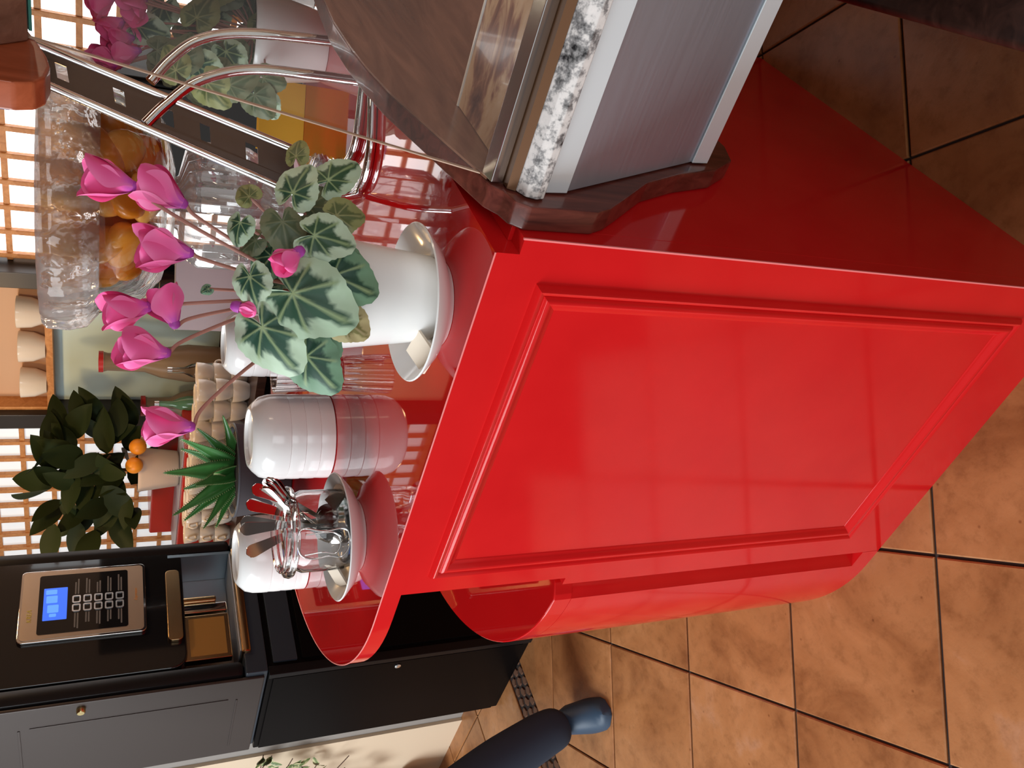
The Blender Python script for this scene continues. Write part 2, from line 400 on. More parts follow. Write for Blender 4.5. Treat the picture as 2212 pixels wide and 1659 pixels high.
# lattice windows: wood grid in front of bright panes
dimpane = pm('shaded_paper_pane', (0.66, 0.72, 0.76), 0.7, emit=(0.82, 0.92, 1.0), es=0.45)
def lattice(name, x0, x1, first, n, pane=pane):
    wdw = empty(name, (0, 0, 0)); wdw['kind'] = 'structure'
    pv, ph, z0, z1 = .1195, .1390, .874, 2.54
    bars = [first - pv * k for k in range(n)]
    vme = boxme(-.011, .011, -.014, .014, z0, z1, .002, 1); hme = boxme(x0, x1, -.011, .011, -.012, .012, .002, 1)
    for x in bars:
        o = link('lattice_bar', vme, orangewood, wdw); o.location = (x, YW, 0)
    zs = [1.015 + ph * k for k in range(11)]
    for z in zs:
        o = link('lattice_bar', hme, orangewood, wdw); o.location = (0, YW + .008, z)
    box('sill', (x0, x1, YW - .05, YW + .055, z0 - .04, z0), orangewood, wdw)
    box('head_rail', (x0, x1, YW - .03, YW + .055, z1, z1 + .1), orangewood, wdw)
    pme = boxme(-pv / 2 + .002, pv / 2 - .002, -.002, .002, -ph / 2 + .002, ph / 2 - .002)
    xs = [bars[0] + pv / 2] + [x - pv / 2 for x in bars]
    for x in xs:
        if x > x1 or x < x0: continue
        for k in range(7):
            o = link('pane', pme, pane, wdw); o.location = (x, YW + .028, zs[0] - ph / 2 + ph * (k + .0) + ph * 0)
    up = box('upper_panes', (x0, x1, YW + .026, YW + .03, zs[0] - ph / 2 + ph * 6.5, z1), pane, wdw)
    return wdw
lattice('window_1', -1.96, -.20, -.260, 15)
lattice('window_2', -4.55, -2.895, -2.958, 14, dimpane)

bsg = box('blue_sign', (-1.245, -1.165, YW - .035, YW - .02, 1.815, 1.875), bluem); tag(bsg, 'small blue sign hanging on the right lattice window', 'sign')
# frame posts
for i, (x0, x1) in enumerate(((-2.045, -1.962), (-2.892, -2.800))):
    p = box('trim_%d' % (i + 1), (x0, x1, YW - .10, YW + .06, 0, 2.7), post, bev=.004); p['kind'] = 'structure'

# recessed niche between the posts, with a shelf
ni = empty('wall_niche', (-2.42, YW, 0)); tag(ni, 'tan and pale turquoise niche with a wooden shelf between dark posts', 'niche')
def nich(name, d, m): 
    return box(name, (d[0] + 2.42, d[1] + 2.42, d[2] - YW, d[3] - YW, d[4], d[5]), m, ni)
nich('upper_back_panel', (-2.80, -2.045, YW + .02, YW + .055, 1.72, 2.7), tanwall)
nich('lower_back_panel', (-2.80, -2.045, YW + .02, YW + .055, .93, 1.69), turq)
nich('shelf', (-2.80, -2.045, YW - .09, YW + .055, 1.690, 1.720), orangewood)
nich('side_board', (-2.80, -2.78, YW - .06, YW + .02, 1.72, 2.2), orangewood)

# low plaster wall at the left
wl = box('wall_left', (-5.2, -3.0, .96, 1.1, 0, 1.55), plaster); wl['kind'] = 'structure'
t3 = box('trim_3', (-3.0, -2.86, .975, 1.1, 0, 1.55), greytrim); t3['kind'] = 'structure'

# ------------------------------------------------------------------ the red counter
EC, EA, EB = (-.70, .55), .465, .5505
def ell(a0, a1, n, dx=0.0):
    return [(EC[0] + (EA + dx) * math.cos(a), EC[1] + (EB + dx) * math.sin(a)) for a in [a0 + (a1 - a0) * k / n for k in range(n + 1)]]
ctr = empty('red_counter', (0, 0, 0)); tag(ctr, 'glossy red service counter with a moulded front panel and rounded end', 'counter')
# plan: straight front y=-.006, half ellipse on the left
plan_top = [(-.02, -.0005)] + ell(-PI / 2, -PI * 1.5, 60) + [(-.02, 1.11)]
slab = link('top_slab', prismme(plan_top, 1.055, 1.085, 'z', 0), redtop, ctr)
slab.data.materials.append(red)
for p in slab.data.polygons:
    if abs(p.normal.z) < .5: p.material_index = 1
# body behind the front panel
box('body', (-.638, -.004, .028, 1.10, .0, 1.055), red, ctr)
fp = link('front_panel', prismme([(-.638, 1.055), (-.638, .763), (-.655, .763), (-.655, 0), (0, 0), (0, 1.055)], 0, .028, 'y', 0), red, ctr)
# right hand face
box('side_panel', (-.02, 0.0, .0285, 1.03, 0, 1.060), red, ctr, .001)
link('side_panel_end', prismme([(-.02, 1.03), (0, 1.03), (-.012, 1.062), (-.04, 1.085), (-.10, 1.10), (-.10, 1.03)], 0, 1.055, 'z'), red, ctr)
# rounded lower pier
el = ell(-PI / 2, -PI * 1.5, 60)
groove = [(-.657, .10), (-.657, .032), (-.668, .030), (-.674, .018), (-.690, .008), (-.700, .0)]
link('pier', prismme([(-.64, 1.10), (-.64, .10)] + groove[:-1] + el[0:], .045, .728, 'z', 0), red, ctr)
link('pier_plinth', prismme([(-.64, 1.10), (-.64, .029), (-.655, .029), (-.655, -.0004)] + el, 0, .045, 'z', 0), red, ctr)
link('pier_top', prismme([(-.638, 1.10), (-.638, .0295), (-.655, .0295), (-.668, .030), (-.674, .018), (-.690, .004)] + el, .728, .763, 'z', .001, 1), red, ctr)
inl = ell(-PI / 2, -PI * 1.5, 60, -.002)
link('pier_top_laminate', prismme([(-.6395, 1.09), (-.6395, .031), (-.66, .031), (-.69, .008)] + inl, .763, .7645, 'z', 0), redtop, ctr)
# moulding frame: double bead profile, mitred
def moulding(x0, x1, z0, z1):
    prof = [(0, 0), (.002, -.006), (.006, -.0095), (.010, -.0085), (.013, -.0045), (.016, -.0085), (.020, -.010), (.024, -.008), (.028, -.0035), (.034, -.002), (.036, 0)]
    corners = [((x0, z0), (1, 1)), ((x1, z0), (-1, 1)), ((x1, z1), (-1, -1)), ((x0, z1), (1, -1))]
    for i in range(4):
        (a, da), (c, dc) = corners[i], corners[(i + 1) % 4]
        bm = bmesh.new()
        A = [bm.verts.new((a[0] + da[0] * d, hgt, a[1] + da[1] * d)) for d, hgt in prof]
        B = [bm.verts.new((c[0] + dc[0] * d, hgt, c[1] + dc[1] * d)) for d, hgt in prof]
        for k in range(len(prof) - 1): bm.faces.new((A[k], A[k + 1], B[k + 1], B[k]))
        bm.faces.new(A); bm.faces.new(B); bm.faces.new((A[0], A[-1], B[-1], B[0]))
        link('moulding', autosm(bm2me(bm), 50), red, ctr)
moulding(-.597, -.057, .130, 1.021)
# pale worn arrises
box('worn_edge', (-.0016, .0006, -.0004, .0018, .02, 1.056), rededge, ctr)
bmx = bmesh.new(); pts = [(x, -.0009, 1.0848) for x in (-.02, -.7)] + [(p[0] - .0004, p[1] - .0004, 1.0848) for p in ell(-PI / 2, -PI * .98, 40)[1:]]
tubebm(bmx, pts, .0011, 6); link('worn_edge', bm2me(bmx), rededge, ctr)

# ------------------------------------------------------------------ refrigerated display at the right
dc = empty('display_case', (0.03, .1, .65)); tag(dc, 'glass display case with granite sill, steel apron and mahogany end', 'display case')
def dpart(name, me, mat, par=None):
    o = link(name, me, mat, par or dc)
    if par is None: o.location = (-0.03, -.1, -.65)
    return o
XR = 1.5
low = [(.30, .60), (.245, .622), (.20, .68), (.165, .765), (.123, .840), (.062, .908), (.036, .938), (.022, .962), (.016, 1.052), (.026, 1.068), (.045, 1.074), (.06, 1.087), (.105, 1.100), (.151, 1.114), (.281, 1.152), (.35, 1.165), (.419, 1.173), (.521, 1.179), (.64, 1.175), (.74, 1.17), (.74, 1.60), (.8, 1.60), (.8, .60)]
endp = dpart('end_panel', prismme(low, .001, .031, 'x', .003, 2), mahog)
inner = [(.10, 1.03), (.07, 1.088), (.105, 1.0995), (.151, 1.1135), (.281, 1.1515), (.35, 1.1645), (.419, 1.1725), (.521, 1.1785), (.64, 1.1745), (.735, 1.169), (.735, 1.03)]
dpart('end_lining', prismme(inner, .031, .034, 'x'), tanwood)
topb = [(.149, 1.80), (.149, 1.552), (.156, 1.535), (.172, 1.526), (.2, 1.523), (.225, 1.527), (.255, 1.536), (.307, 1.554), (.372, 1.569), (.46, 1.582), (.60, 1.588), (.74, 1.585), (.8, 1.59), (.8, 1.80)]
dpart('hood_end', prismme(topb, .001, .031, 'x', .003, 2), wood('hood_wood', (0.30, 0.06, 0.018), (0.50, 0.12, 0.05), 9, (5, 5, .7), .3, .2))
hood = [(.20, 1.80), (.20, 1.60), (.255, 1.545), (.307, 1.560), (.372, 1.576), (.46, 1.590), (.8, 1.60), (.8, 1.80)]
dpart('hood', prismme(hood, .0315, XR, 'x', .002, 1), tanwood)
dpart('hood_lining', prismme([(.262, 1.545), (.30, 1.555), (.30, 1.552), (.262, 1.542)], .04, XR, 'x'), tealm)
# steel apron: bright upper lip, main sheet, lower lip
liplit = pm('steel_lip_painted_sheen', (0.80, 0.88, 0.93), 0.32, 0.35)  # pale colour paints a window reflection onto the steel lips
dpart('apron_upper_lip', prismme([(.050, 1.022), (.056, .990), (.075, .990), (.075, 1.022)], .033, XR, 'x', .001, 1), liplit)
dpart('apron', prismme([(.060, .9895), (.208, .722), (.225, .722), (.10, .9895)], .033, XR, 'x', .001, 1), steel)
dpart('apron_lower_lip', prismme([(.205, .7215), (.212, .690), (.235, .690), (.235, .7215)], .033, XR, 'x', .001, 1), liplit)
dpart('case_body', prismme([(.24, .70), (.24, .86), (.11, 1.0), (.11, 1.02), (.735, 1.02), (.735, .70)], .034, XR, 'x'), blackmat)
dpart('granite_sill', prismme([(.105, 1.024), (.046, 1.024), (.034, 1.030), (.030, 1.041), (.034, 1.053), (.046, 1.060), (.105, 1.060)], .033, XR, 'x', .0015, 2), granite)
dpart('brown_painted_sheen', prismme([(.046, 1.0605), (.050, 1.070), (.068, 1.070), (.068, 1.0605)], .033, XR, 'x'), pm('brown_painted_sheen', (.16, .075, .035), .3, .4))  # brown strip paints a reflection along the granite's upper half
dpart('glass_channel', prismme([(.062, 1.0705), (.060, 1.086), (.082, 1.090), (.090, 1.0705)], .033, XR, 'x', .0015, 2), alu)
dpart('deck', boxme(.034, XR, .106, .735, 1.021, 1.032), tanwood)
dpart('rear_panel', boxme(.034, XR, .735, .745, 1.021, 1.585), tanwood)
gl = prismme([(.0765, 1.074), (.2755, 1.571), (.2805, 1.569), (.0815, 1.072)], .033, XR, 'x'); dpart('front_glass', gl, frontglass)
dpart('glass_edge', prismme([(.0745, 1.074), (.2735, 1.571), (.2785, 1.570), (.0795, 1.073)], .0315, .0328, 'x'), edgeglass)
ledgem = pm('tan_ledge_painted_reflections', (.5, .36, .26), .18, coat=.2); N, L, b = nodes(ledgem); tc = N.new('ShaderNodeTexCoord')  # purplish and cream blotches paint room reflections into the tan ledge
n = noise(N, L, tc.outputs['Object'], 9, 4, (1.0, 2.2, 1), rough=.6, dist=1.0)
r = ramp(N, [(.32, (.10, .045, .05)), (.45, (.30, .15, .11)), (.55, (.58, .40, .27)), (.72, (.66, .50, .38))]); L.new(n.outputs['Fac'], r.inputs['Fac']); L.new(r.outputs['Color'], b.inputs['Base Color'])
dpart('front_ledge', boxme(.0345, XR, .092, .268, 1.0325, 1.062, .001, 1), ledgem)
dpart('ledge_edge', boxme(.0345, XR, .2682, .2715, 1.0325, 1.0635), white)
ll = bpy.data.lights.new('case_fill_added', 'AREA'); ll.shape = 'RECTANGLE'; ll.size = 1.2; ll.size_y = .05; ll.energy = 2.6; ll.color = (1, .80, .58)  # added warm fill that brightens the case interior, no lamp seen there
lo_ = bpy.data.objects.new('case_fill_added', ll); COL.objects.link(lo_); lo_.parent = dc; lo_.location = (.70, .40, .92)
# bench in the bottom right corner
be = empty('bench', (.55, .0, 0), 0); tag(be, 'dark wooden bench seat in the corner in front of display case', 'bench')
seat = link('seat', prismme([(.252, .420), (.305, .05), (.345, -.28), (.86, -.24), (.78, .46)], .405, .45, 'z', .012, 3), darkwood, be); seat.location = (-.55, 0, 0)
for x, y in ((.36, -.2), (.32, .36), (.78, -.18), (.72, .38)):
    o = box('leg', (x - .02 - .55, x + .02 - .55, y - .02, y + .02, 0, .406), darkwood, be, .003)

# ------------------------------------------------------------------ things on the counter
ZT = 1.0855
def saucer(loc, r, label, group=None):
    prof = [(0, .006), (.045 * r / .1, .006), (.047 * r / .1, 0), (.056 * r / .1, 0), (.060 * r / .1, .006), (.080 * r / .1, .016), (r * .985, .034), (r, .0365), (r * .985, .038), (.078 * r / .1, .021), (.058 * r / .1, .0115), (0, .0105)]
    o = link('saucer', lathe(prof, 64), white); o.location = loc; return tag(o, label, 'saucer', group)
S1 = Vector((-.165, .106, ZT)); S2 = Vector((-.677, .157, ZT))
saucer(S1, .101, 'white porcelain saucer under the pink cyclamen pot')
saucer(S2, .106, 'white porcelain saucer under the glass jar of spoons')

def napkin(pts, z, label, rz=0):
    bm = bmesh.new(); n = len(pts)
    lo = [bm.verts.new((p[0], p[1], z + p[2])) for p in pts]; hi = [bm.verts.new((p[0], p[1], z + p[2] + .0035)) for p in pts]
    bm.faces.new(lo); bm.faces.new(hi)
    for i in range(n): bm.faces.new((lo[i], lo[(i + 1) % n], hi[(i + 1) % n], hi[i]))
    o = link('sugar_sachet', bm2me(bm), paper); return tag(o, label, 'sachet')
def cen(S, lat, dep, z=0): return S + RT * lat + FW * dep + UP * z
def quad(S, lat, dep, wl, wd, ang, z, tilt, label):
    c = cen(S, lat, dep); ca, sa = math.cos(ang), math.sin(ang); pts = []
    for a, b_ in ((-1, -1), (1, -1), (1, 1), (-1, 1)):
        u, v = a * wl / 2, b_ * wd / 2
        p = c + RT * (u * ca - v * sa) + FW * (u * sa + v * ca)
        pts.append((p.x, p.y, tilt * a))
    return napkin(pts, z, label)
quad(S1, -.064, -.022, .034, .05, .5, ZT + .0275, .008, 'cream sugar sachet lying on the cyclamen saucer')
quad(S2, -.068, .00, .030, .06, .3, ZT + .0295, .008, 'cream sachet at the left on the jar saucer')
quad(S2, .066, .01, .030, .06, -.2, ZT + .0295, -.009, 'cream sachet at the right on the jar saucer')

# ---- cyclamen
def leafme(size, seed, style=0, cup=.25):
    rnd = random.Random(seed); NR, NT = 13, 56
    bm = bmesh.new(); cols = []; rows = []
    SIL = lerp((.42, .58, .42), (.52, .66, .50), rnd.random()); DRK = lerp((.018, .075, .050), (.030, .085, .040), rnd.random())
    VEIN = (.36, .48, .24)
    if style == 1: SIL, DRK, VEIN = (.27, .29, .12), (.10, .13, .05), (.34, .34, .16)
    if style == 2: SIL, DRK = (.16, .30, .19), (.015, .065, .04)
    if style == 3: SIL, DRK, VEIN = (.48, .42, .22), (.20, .19, .07), (.5, .42, .25)
    if style == 4: SIL, DRK, VEIN = (.17, .19, .11), (.08, .11, .055), (.20, .22, .13)
    ph = rnd.uniform(0, 6)
    ctr_ = bm.verts.new((0, 0, 0)); cols.append(VEIN)
    for i in range(1, NR + 1):
        r = i / NR; row = []
        for j in range(NT):
            th = -PI + 2 * PI * j / NT
            rho = .84 + .30 * math.exp(-(th / .50) ** 2) - .62 * math.exp(-((abs(th) - PI) / .24) ** 2) + .018 * math.sin(22 * th)
            rho += .05 * math.cos(2 * th + ph)
            R = r * rho
            x, y = R * math.cos(th) + .18 * r, R * math.sin(th)
            zz = -cup * (x * x + y * y) + .05 * math.sin(3 * th + ph) * r * r + .03 * r * math.cos(7 * th)
            row.append(bm.verts.new((x * size, y * size, zz * size)))
            dk = .66 + .11 * math.cos(7 * th) + .05 * math.cos(14 * th) + .04 * math.sin(3 * th + ph) + .22 * math.exp(-(th / .22) ** 2)
            t = 1 - sstep(dk - .05, dk + .04, r)
            if r < .12: t *= .6
            c = lerp(SIL, DRK, t)
            vv = abs(((th * 7 / (2 * PI)) + .5) % 1 - .5) * (2 * PI / 7) * max(r, .05)
            vt = (1 - sstep(.012, .045, vv)) * (1 - sstep(.78, .95, r))
            c = lerp(c, VEIN, .75 * vt)
            cols.append(lerp(c, (c[0] * .85, c[1] * .9, c[2] * .8), rnd.random() * .4))
        rows.append(row)
    for j in range(NT): bm.faces.new((ctr_, rows[0][j], rows[0][(j + 1) % NT]))
    for A, B in zip(rows, rows[1:]):
        for j in range(NT): bm.faces.new((A[j], B[j], B[(j + 1) % NT], A[(j + 1) % NT]))
    me = bpy.data.meshes.new('leaf'); bm.to_mesh(me); bm.free(); colattr(me, cols)
    for p in me.polygons: p.use_smooth = True
    return me
def flowerme(seed, size=.046, spread=1.0, tw=.5):
    rnd = random.Random(seed); bm = bmesh.new(); cols = []
    NU, NV = 18, 10
    for k in range(5):
        ph = 2 * PI * k / 5 + rnd.uniform(-.25, .25); ln = size * rnd.uniform(.88, 1.08); wd = .0205 * size / .046 * rnd.uniform(.9, 1.2); twist = tw * rnd.uniform(.5, 1.3)
        tilt = rnd.uniform(.7, 1.7) * spread; rows = []
        for i in range(NU + 1):
            u = i / NU; row = []
            wv = wd * (.20 + .80 * sstep(0, .60, u)) * math.sqrt(max(.0, 1 - max(0, (u - .58) / .425) ** 2))
            rad = (.0055 + .0125 * tilt * (u ** .8) - .003 * u * u) * size / .046; hz = ln * u
            for j in range(NV + 1):
                v = 2 * j / NV - 1
                a = ph + twist * u
                er = Vector((math.cos(a), math.sin(a), 0)); et = Vector((-math.sin(a), math.cos(a), 0))
                curl = -.38 * wv * v * v + .06 * wv * math.sin(3 * v + u * 4)
                p = er * (rad + curl + .0015 * v * u) + et * (wv * v) + Vector((0, 0, hz))
                row.append(bm.verts.new(p))
                base = lerp((.60, .10, .55), (.96, .14, .44), sstep(.0, .36, u))
                c = lerp(base, (.96, .25, .52), .6 * sstep(.4, 1, abs(v)))
                c = lerp(c, (.90, .06, .22), .35 * (1 - abs(v)) * sstep(.2, .6, u))
                cols.append(c)
            rows.append(row)
        for A, B in zip(rows, rows[1:]):
            for j in range(NV): bm.faces.new((A[j], A[j + 1], B[j + 1], B[j]))
    # receptacle
    rings = []
    for rr, hz in ((.0005, -.006), (.0042, -.005), (.0062, -.001), (.0062, .004)):
        ring = []
        for j in range(10):
            a = 2 * PI * j / 10; ring.append(bm.verts.new((rr * math.cos(a), rr * math.sin(a), hz))); cols.append((.42, .06, .40))
        rings.append(ring)
    for A, B in zip(rings, rings[1:]):
        for j in range(10): bm.faces.new((A[j], A[(j + 1) % 10], B[(j + 1) % 10], B[j]))
    me = bpy.data.meshes.new('flower'); bm.to_mesh(me); bm.free(); colattr(me, cols)
    for p in me.polygons: p.use_smooth = True
    return me

PXM = .00056    # metres per photo pixel at the cyclamen
def cyc_frame(C): 
    return lambda lat, dep, z: Vector((C[0], C[1], 0)) + RT * lat + FW * dep + UP * z
def build_cyclamen(C, label, leaves, flowers, potr, poth, ptop, lat0=0.0, seed=0, petcol=None, k=1.0):
    """C = centre on the counter; leaves: (lat, z, dep, radius, tipx, tipy, style, tilt)"""
    root = empty('potted_cyclamen', C); tag(root, label, 'potted plant')
    at = cyc_frame(C); inv = Vector(C)
    pc = at(lat0, 0, C[2]) - inv
    prof = [(0, 0), (potr * .97, 0), (potr, .004), (ptop * .985, poth * .86), (ptop * .99, poth * .9), (ptop, poth * .985), (ptop * .985, poth), (ptop * .93, poth), (ptop * .92, poth * .86), (0, poth * .86)]
    pot = link('pot', lathe(prof, 56), potwhite, root); pot.location = pc
    so = link('soil', lathe([(0, 0), (ptop * .90, 0), (ptop * .88, .006), (0, .012)], 24), soil, root); so.location = pc + UP * (poth * .875)
    crown = pc + UP * (poth * .92)
    for i, (lat, z, dep, rad, tx, ty, st_, tilt) in enumerate(leaves):
        pos = at(lat, dep, z) - inv
        nrm = (-FW * 1.0 + UP * tilt + RT * (lat * 2.2)).normalized()
        tip = RT * tx + UP * ty; tip = (tip - nrm * tip.dot(nrm)).normalized(); side = nrm.cross(tip)
        o = link('leaf', leafme(rad, seed * 100 + i, st_), leafm, root)
        o.matrix_local = basis(pos, tip, side, nrm)
        mid = (crown + pos) / 2 + Vector((0, 0, -.012)) + FW * .015
        j = crown + (pos - crown) * .12
        tube('leaf_stalk', smoothpath([j, mid, pos - nrm * .002], 5), .0018 * k, stemm, root, 6)
    for i, (lat, z, dep, ax, ay, size, spread) in enumerate(flowers):
        tipd = (RT * ax + UP * ay + FW * random.uniform(-.3, .1)).normalized()
        pos = at(lat, dep, z) - inv - tipd * (size * .45)
        xax = tipd.orthogonal().normalized(); yax = tipd.cross(xax)
        o = link('flower', flowerme(seed * 50 + i + 3, size, spread), petalm, root)
        o.matrix_local = basis(pos, xax, yax, tipd)
        st0 = crown + Vector((random.uniform(-.012, .012), random.uniform(-.012, .012), 0))
        m1 = st0.lerp(pos, .5) + UP * .012; m2 = st0.lerp(pos, .85) + UP * .010
        tube('flower_stalk', smoothpath([st0, m1, m2, pos - tipd * .004], 6), .0021 * k, stemm, root, 7)
    return root
P0 = (S1.x, S1.y, ZT + .0125)
def L_(px, py, rpx, tipx, tipy, style=0, dep=0.0, tilt=.55):
    # pixel measured on the photo at the plant's own distance -> metres from the plant's axis
    lat = (657 - py) * PXM; z = 1.071 + (964 - px) * .000472 + .0
    return (lat, z, dep, rpx * PXM, -tipy, -tipx, style, tilt)
def zpx(px): return 1.574 - (px) * .000445 - (px ** 2) * 7.0e-8
def LL(px, py, rpx, dx, dy, style=0, dep=0.0, tilt=.45):
    f = 1 + dep / 1.01
    return ((652 - py) * PXM * f, 1.4713 - (1.4713 - zpx(px)) * f, dep, rpx * PXM, -dy, -dx, style, tilt)
leaves = [
    LL(622, 668, 98, .85, .40, 0, -.105, .5), LL(556, 738, 82, .6, .8, 0, -.085, .6), LL(655, 792, 72, .65, .75, 2, -.06, .5),
    LL(712, 622, 74, .9, .35, 2, -.092, .25), LL(668, 540, 62, .75, .15, 0, -.098, .3), LL(620, 440, 60, .3, -.8, 0, -.03, .7),
    LL(698, 398, 60, .75, -.6, 0, .0, .45), LL(626, 352, 38, -.2, -1, 1, .02, .9), LL(598, 508, 54, .1, .5, 4, -.06, .15),
    LL(506, 512, 38, -.2, .6, 0, -.03, .8), LL(525, 450, 34, -.6, -.5, 1, .01, .7), LL(528, 634, 50, .2, .9, 0, -.085, .7),
    LL(718, 488, 48, .9, -.1, 1, -.078, .15), LL(738, 716, 50, .8, .5, 3, -.084, .08), LL(688, 690, 64, .7, .6, 2, -.070, .3),
    LL(575, 575, 50, -.4, .4, 2, -.02, .6), LL(650, 600, 60, .6, .2, 2, -.05, .4), LL(610, 772, 52, .4, 1, 2, -.03, .4),
    LL(560, 640, 46, .1, .7, 2, .0, .6), LL(655, 460, 54, .5, -.4, 4, .0, .4), LL(540, 545, 34, -.4, .2, 4, -.02, .6),
    LL(696, 570, 56, .9, .1, 2, -.080, .25), LL(440, 650, 14, -.6, .3, 2, -.01, .3), LL(640, 520, 52, .3, .3, 4, -.03, .5),
    LL(590, 690, 52, .3, .8, 2, -.04, .5), LL(670, 745, 52, .7, .6, 2, -.04, .4), LL(600, 600, 44, .1, .4, 4, .02, .5), LL(680, 630, 56, .8, .2, 2, -.03, .3)]
def FL(px, py, ax, ay, s=.048, spread=1.0, dep=-.03):
    return ((652 - py) * PXM, zpx(px), dep, -ay, -ax, s, spread)
flowers = [FL(232, 462, -1, -.10), FL(338, 470, -.8, -.35, .050, 1.15, -.02), FL(342, 587, -1, -.05, .052, 1.05, -.05), FL(268, 704, -1, .25, .046, 1.25), FL(348, 697, -.45, -.9, .040, 1.3),
           FL(300, 779, -1, -.10, .050, 1.0, -.05), FL(356, 925, -1, -.02, .046, 1.0, -.04), FL(568, 606, -.75, .6, .030, 1.3, -.125), FL(490, 700, .95, .25, .020, .2, -.10)]
build_cyclamen(P0, 'potted cyclamen with pink flowers and silver-green leaves in a white pot, foreground', leaves, flowers, .0545, .128, .068, .006, 1)

# second cyclamen, seen through the display glass
P2 = (-.16, .98, ZT)
random.seed(21)
lv2 = []
for i in range(44):
    a = random.uniform(-1, 1); lv2.append((a * .15 - .02, 1.235 + random.uniform(-.04, .20) * (1 - .4 * abs(a)), random.uniform(-.07, .05) - max(0, -a) * .12, random.uniform(.030, .043), random.uniform(-1, 1), random.uniform(-1, .3), random.choice((4, 4, 1, 0, 4)), .45))
fl2 = []
for i in range(13):
    fl2.append((random.uniform(-.10, .05), random.uniform(1.41, 1.49), random.uniform(-.06, .06), random.uniform(-.5, .5), random.uniform(.3, 1), .05, 1.2))
c2 = build_cyclamen(P2, 'potted cyclamen with magenta flowers behind the display glass, in a wide white pot', lv2, fl2, .066, .14, .088, 0, 2)

# ---- glass jar with spoons on the second saucer
JB = Vector((S2.x, S2.y, ZT + .0125)) + RT * .012
jar = empty('glass_jar', JB); tag(jar, 'clip-top glass jar with wire bail holding spoons', 'jar')
H = .118; Rj = .058
JS = 1.16
outer = [(0, 0), (.045, 0), (.054, .005), (.0575, .016), (.0575, .082), (.053, .092), (.0525, .097), (.060, .099), (.0615, .103), (.060, .107), (.055, .108), (.0565, .113), (.0565, .116), (.0545, .118)]
innerp = [(.050, .117), (.0495, .094), (.0545, .080), (.0545, .018), (.050, .008), (0, .006)]
link('rim', lathe([(a * JS, z) for a, z in ((.0575, .0965), (.0625, .0975), (.064, .103), (.0625, .1085), (.0575, .1095), (.0575, .0965))], 56), glass, jar)
link('jar_body', lathe([(a * JS, z) for a, z in outer + innerp], 64), glass, jar)
# wire bail
def jp(lat, z, out=.0): 
    a = lat * 1.25 / .070; return RT * ((.0705 + out * .5) * math.sin(a)) - FW * ((.0705 + out * .5) * math.cos(a)) + UP * z
wire = smoothpath([jp(-.020, .094, .004), jp(-.026, .075, .006), jp(-.024, .050, .005), jp(-.026, .030, .006), jp(-.012, .020, .008), jp(.006, .022, .008), jp(.010, .034, .006), jp(.008, .06, .005), jp(.012, .094, .004), jp(-.004, .100, .004)], 6, True)
tube('wire_clip', wire, .0014, chrome, jar, 7, True)
tube('wire_clip', smoothpath([jp(-.021, .088, .003), jp(-.018, .06, .005), jp(-.02, .04, .006), jp(-.006, .034, .008), jp(.006, .045, .006), jp(.005, .088, .003)], 6), .0012, chrome, jar, 7)
ringp = [Vector((.0625 * math.cos(2 * PI * k / 40), .0625 * math.sin(2 * PI * k / 40), .095)) for k in range(40)]
tube('wire_band', ringp, .0013, chrome, jar, 6, True)
# raised open lid ring of the jar leaning at the left
def spoonme():
    bm = bmesh.new(); cols = []
    Ls = .185; st = 44; rows = []
    for i in range(st + 1):
        u = i / st; y = -Ls / 2 + Ls * u
        if u < .27:
            t = u / .27; wv = .0165 * math.sqrt(max(0, 1 - (2 * t - 1) ** 2)) ** .85 + .0015; cupz = .007 * math.sin(PI * t)
        else:
            t = (u - .27) / .73; wv = .0032 + .0082 * t ** 1.8; cupz = 0
            if t > .90: wv *= math.sqrt(max(0.01, 1 - ((t - .90) / .10) ** 2))
        zc = .006 * math.sin(PI * u) - .004 * math.cos(2 * PI * u)
        row = []
        for j in range(7):
            v = j / 3 - 1; row.append((v * wv, y, zc - cupz * (1 - v * v)))
        rows.append(row)
    top = [[bm.verts.new(p) for p in r] for r in rows]; bot = [[bm.verts.new((p[0], p[1], p[2] - .0014)) for p in r] for r in rows]
    for G, s in ((top, 1), (bot, -1)):
        for A, B in zip(G, G[1:]):
            for j in range(6): bm.faces.new((A[j], A[j + 1], B[j + 1], B[j]))
    for A, B, a, b_ in zip(top, top[1:], bot, bot[1:]):
        bm.faces.new((A[0], B[0], b_[0], a[0])); bm.faces.new((A[6], B[6], b_[6], a[6]))
    bm.faces.new(top[0] + bot[0][::-1]); bm.faces.new(top[-1] + bot[-1][::-1])
    return autosm(bm2me(bm), 60)
sme = spoonme()
spo = [(-.034, -.022, .186, .35), (-.020, .018, .190, .05), (-.004, .030, .186, -.1), (.012, .066, .192, .25), (.030, .100, .185, -.9), (.034, .106, .186, -.95), (.030, .111, .184, -.9), (.026, .115, .180, -.85), (.022, .118, .176, -.9), (.034, .121, .171, -.8), (.000, .090, .180, .1)]
ords = ['first', 'second', 'third', 'fourth', 'fifth', 'sixth', 'seventh', 'eighth', 'ninth', 'tenth', 'eleventh']
rank = {i: r for r, i in enumerate(sorted(range(len(spo)), key=lambda i: spo[i][1]))}
for i, (l0, l1, z1, tw) in enumerate(spo):
    bot = JB + RT * (-l0 * .9) + FW * (.018 - .003 * (i % 3)) + UP * .012; top_ = JB + RT * l1 - FW * (.066 - .004 * (i % 4)) + UP * z1
    ya = (top_ - bot).normalized(); mid = bot + ya * .0925
    xa = (RT * math.cos(tw) + FW * math.sin(tw)); xa = (xa - ya * xa.dot(ya)).normalized(); za = xa.cross(ya)
    o = link('spoon', sme, cutlery); o.matrix_world = basis(mid, xa, ya, za)
    tag(o, 'steel spoon in the clip-top jar, %s of the fan counted from the coffee machine' % ords[rank[i]], 'spoon', 'spoons in the glass jar')

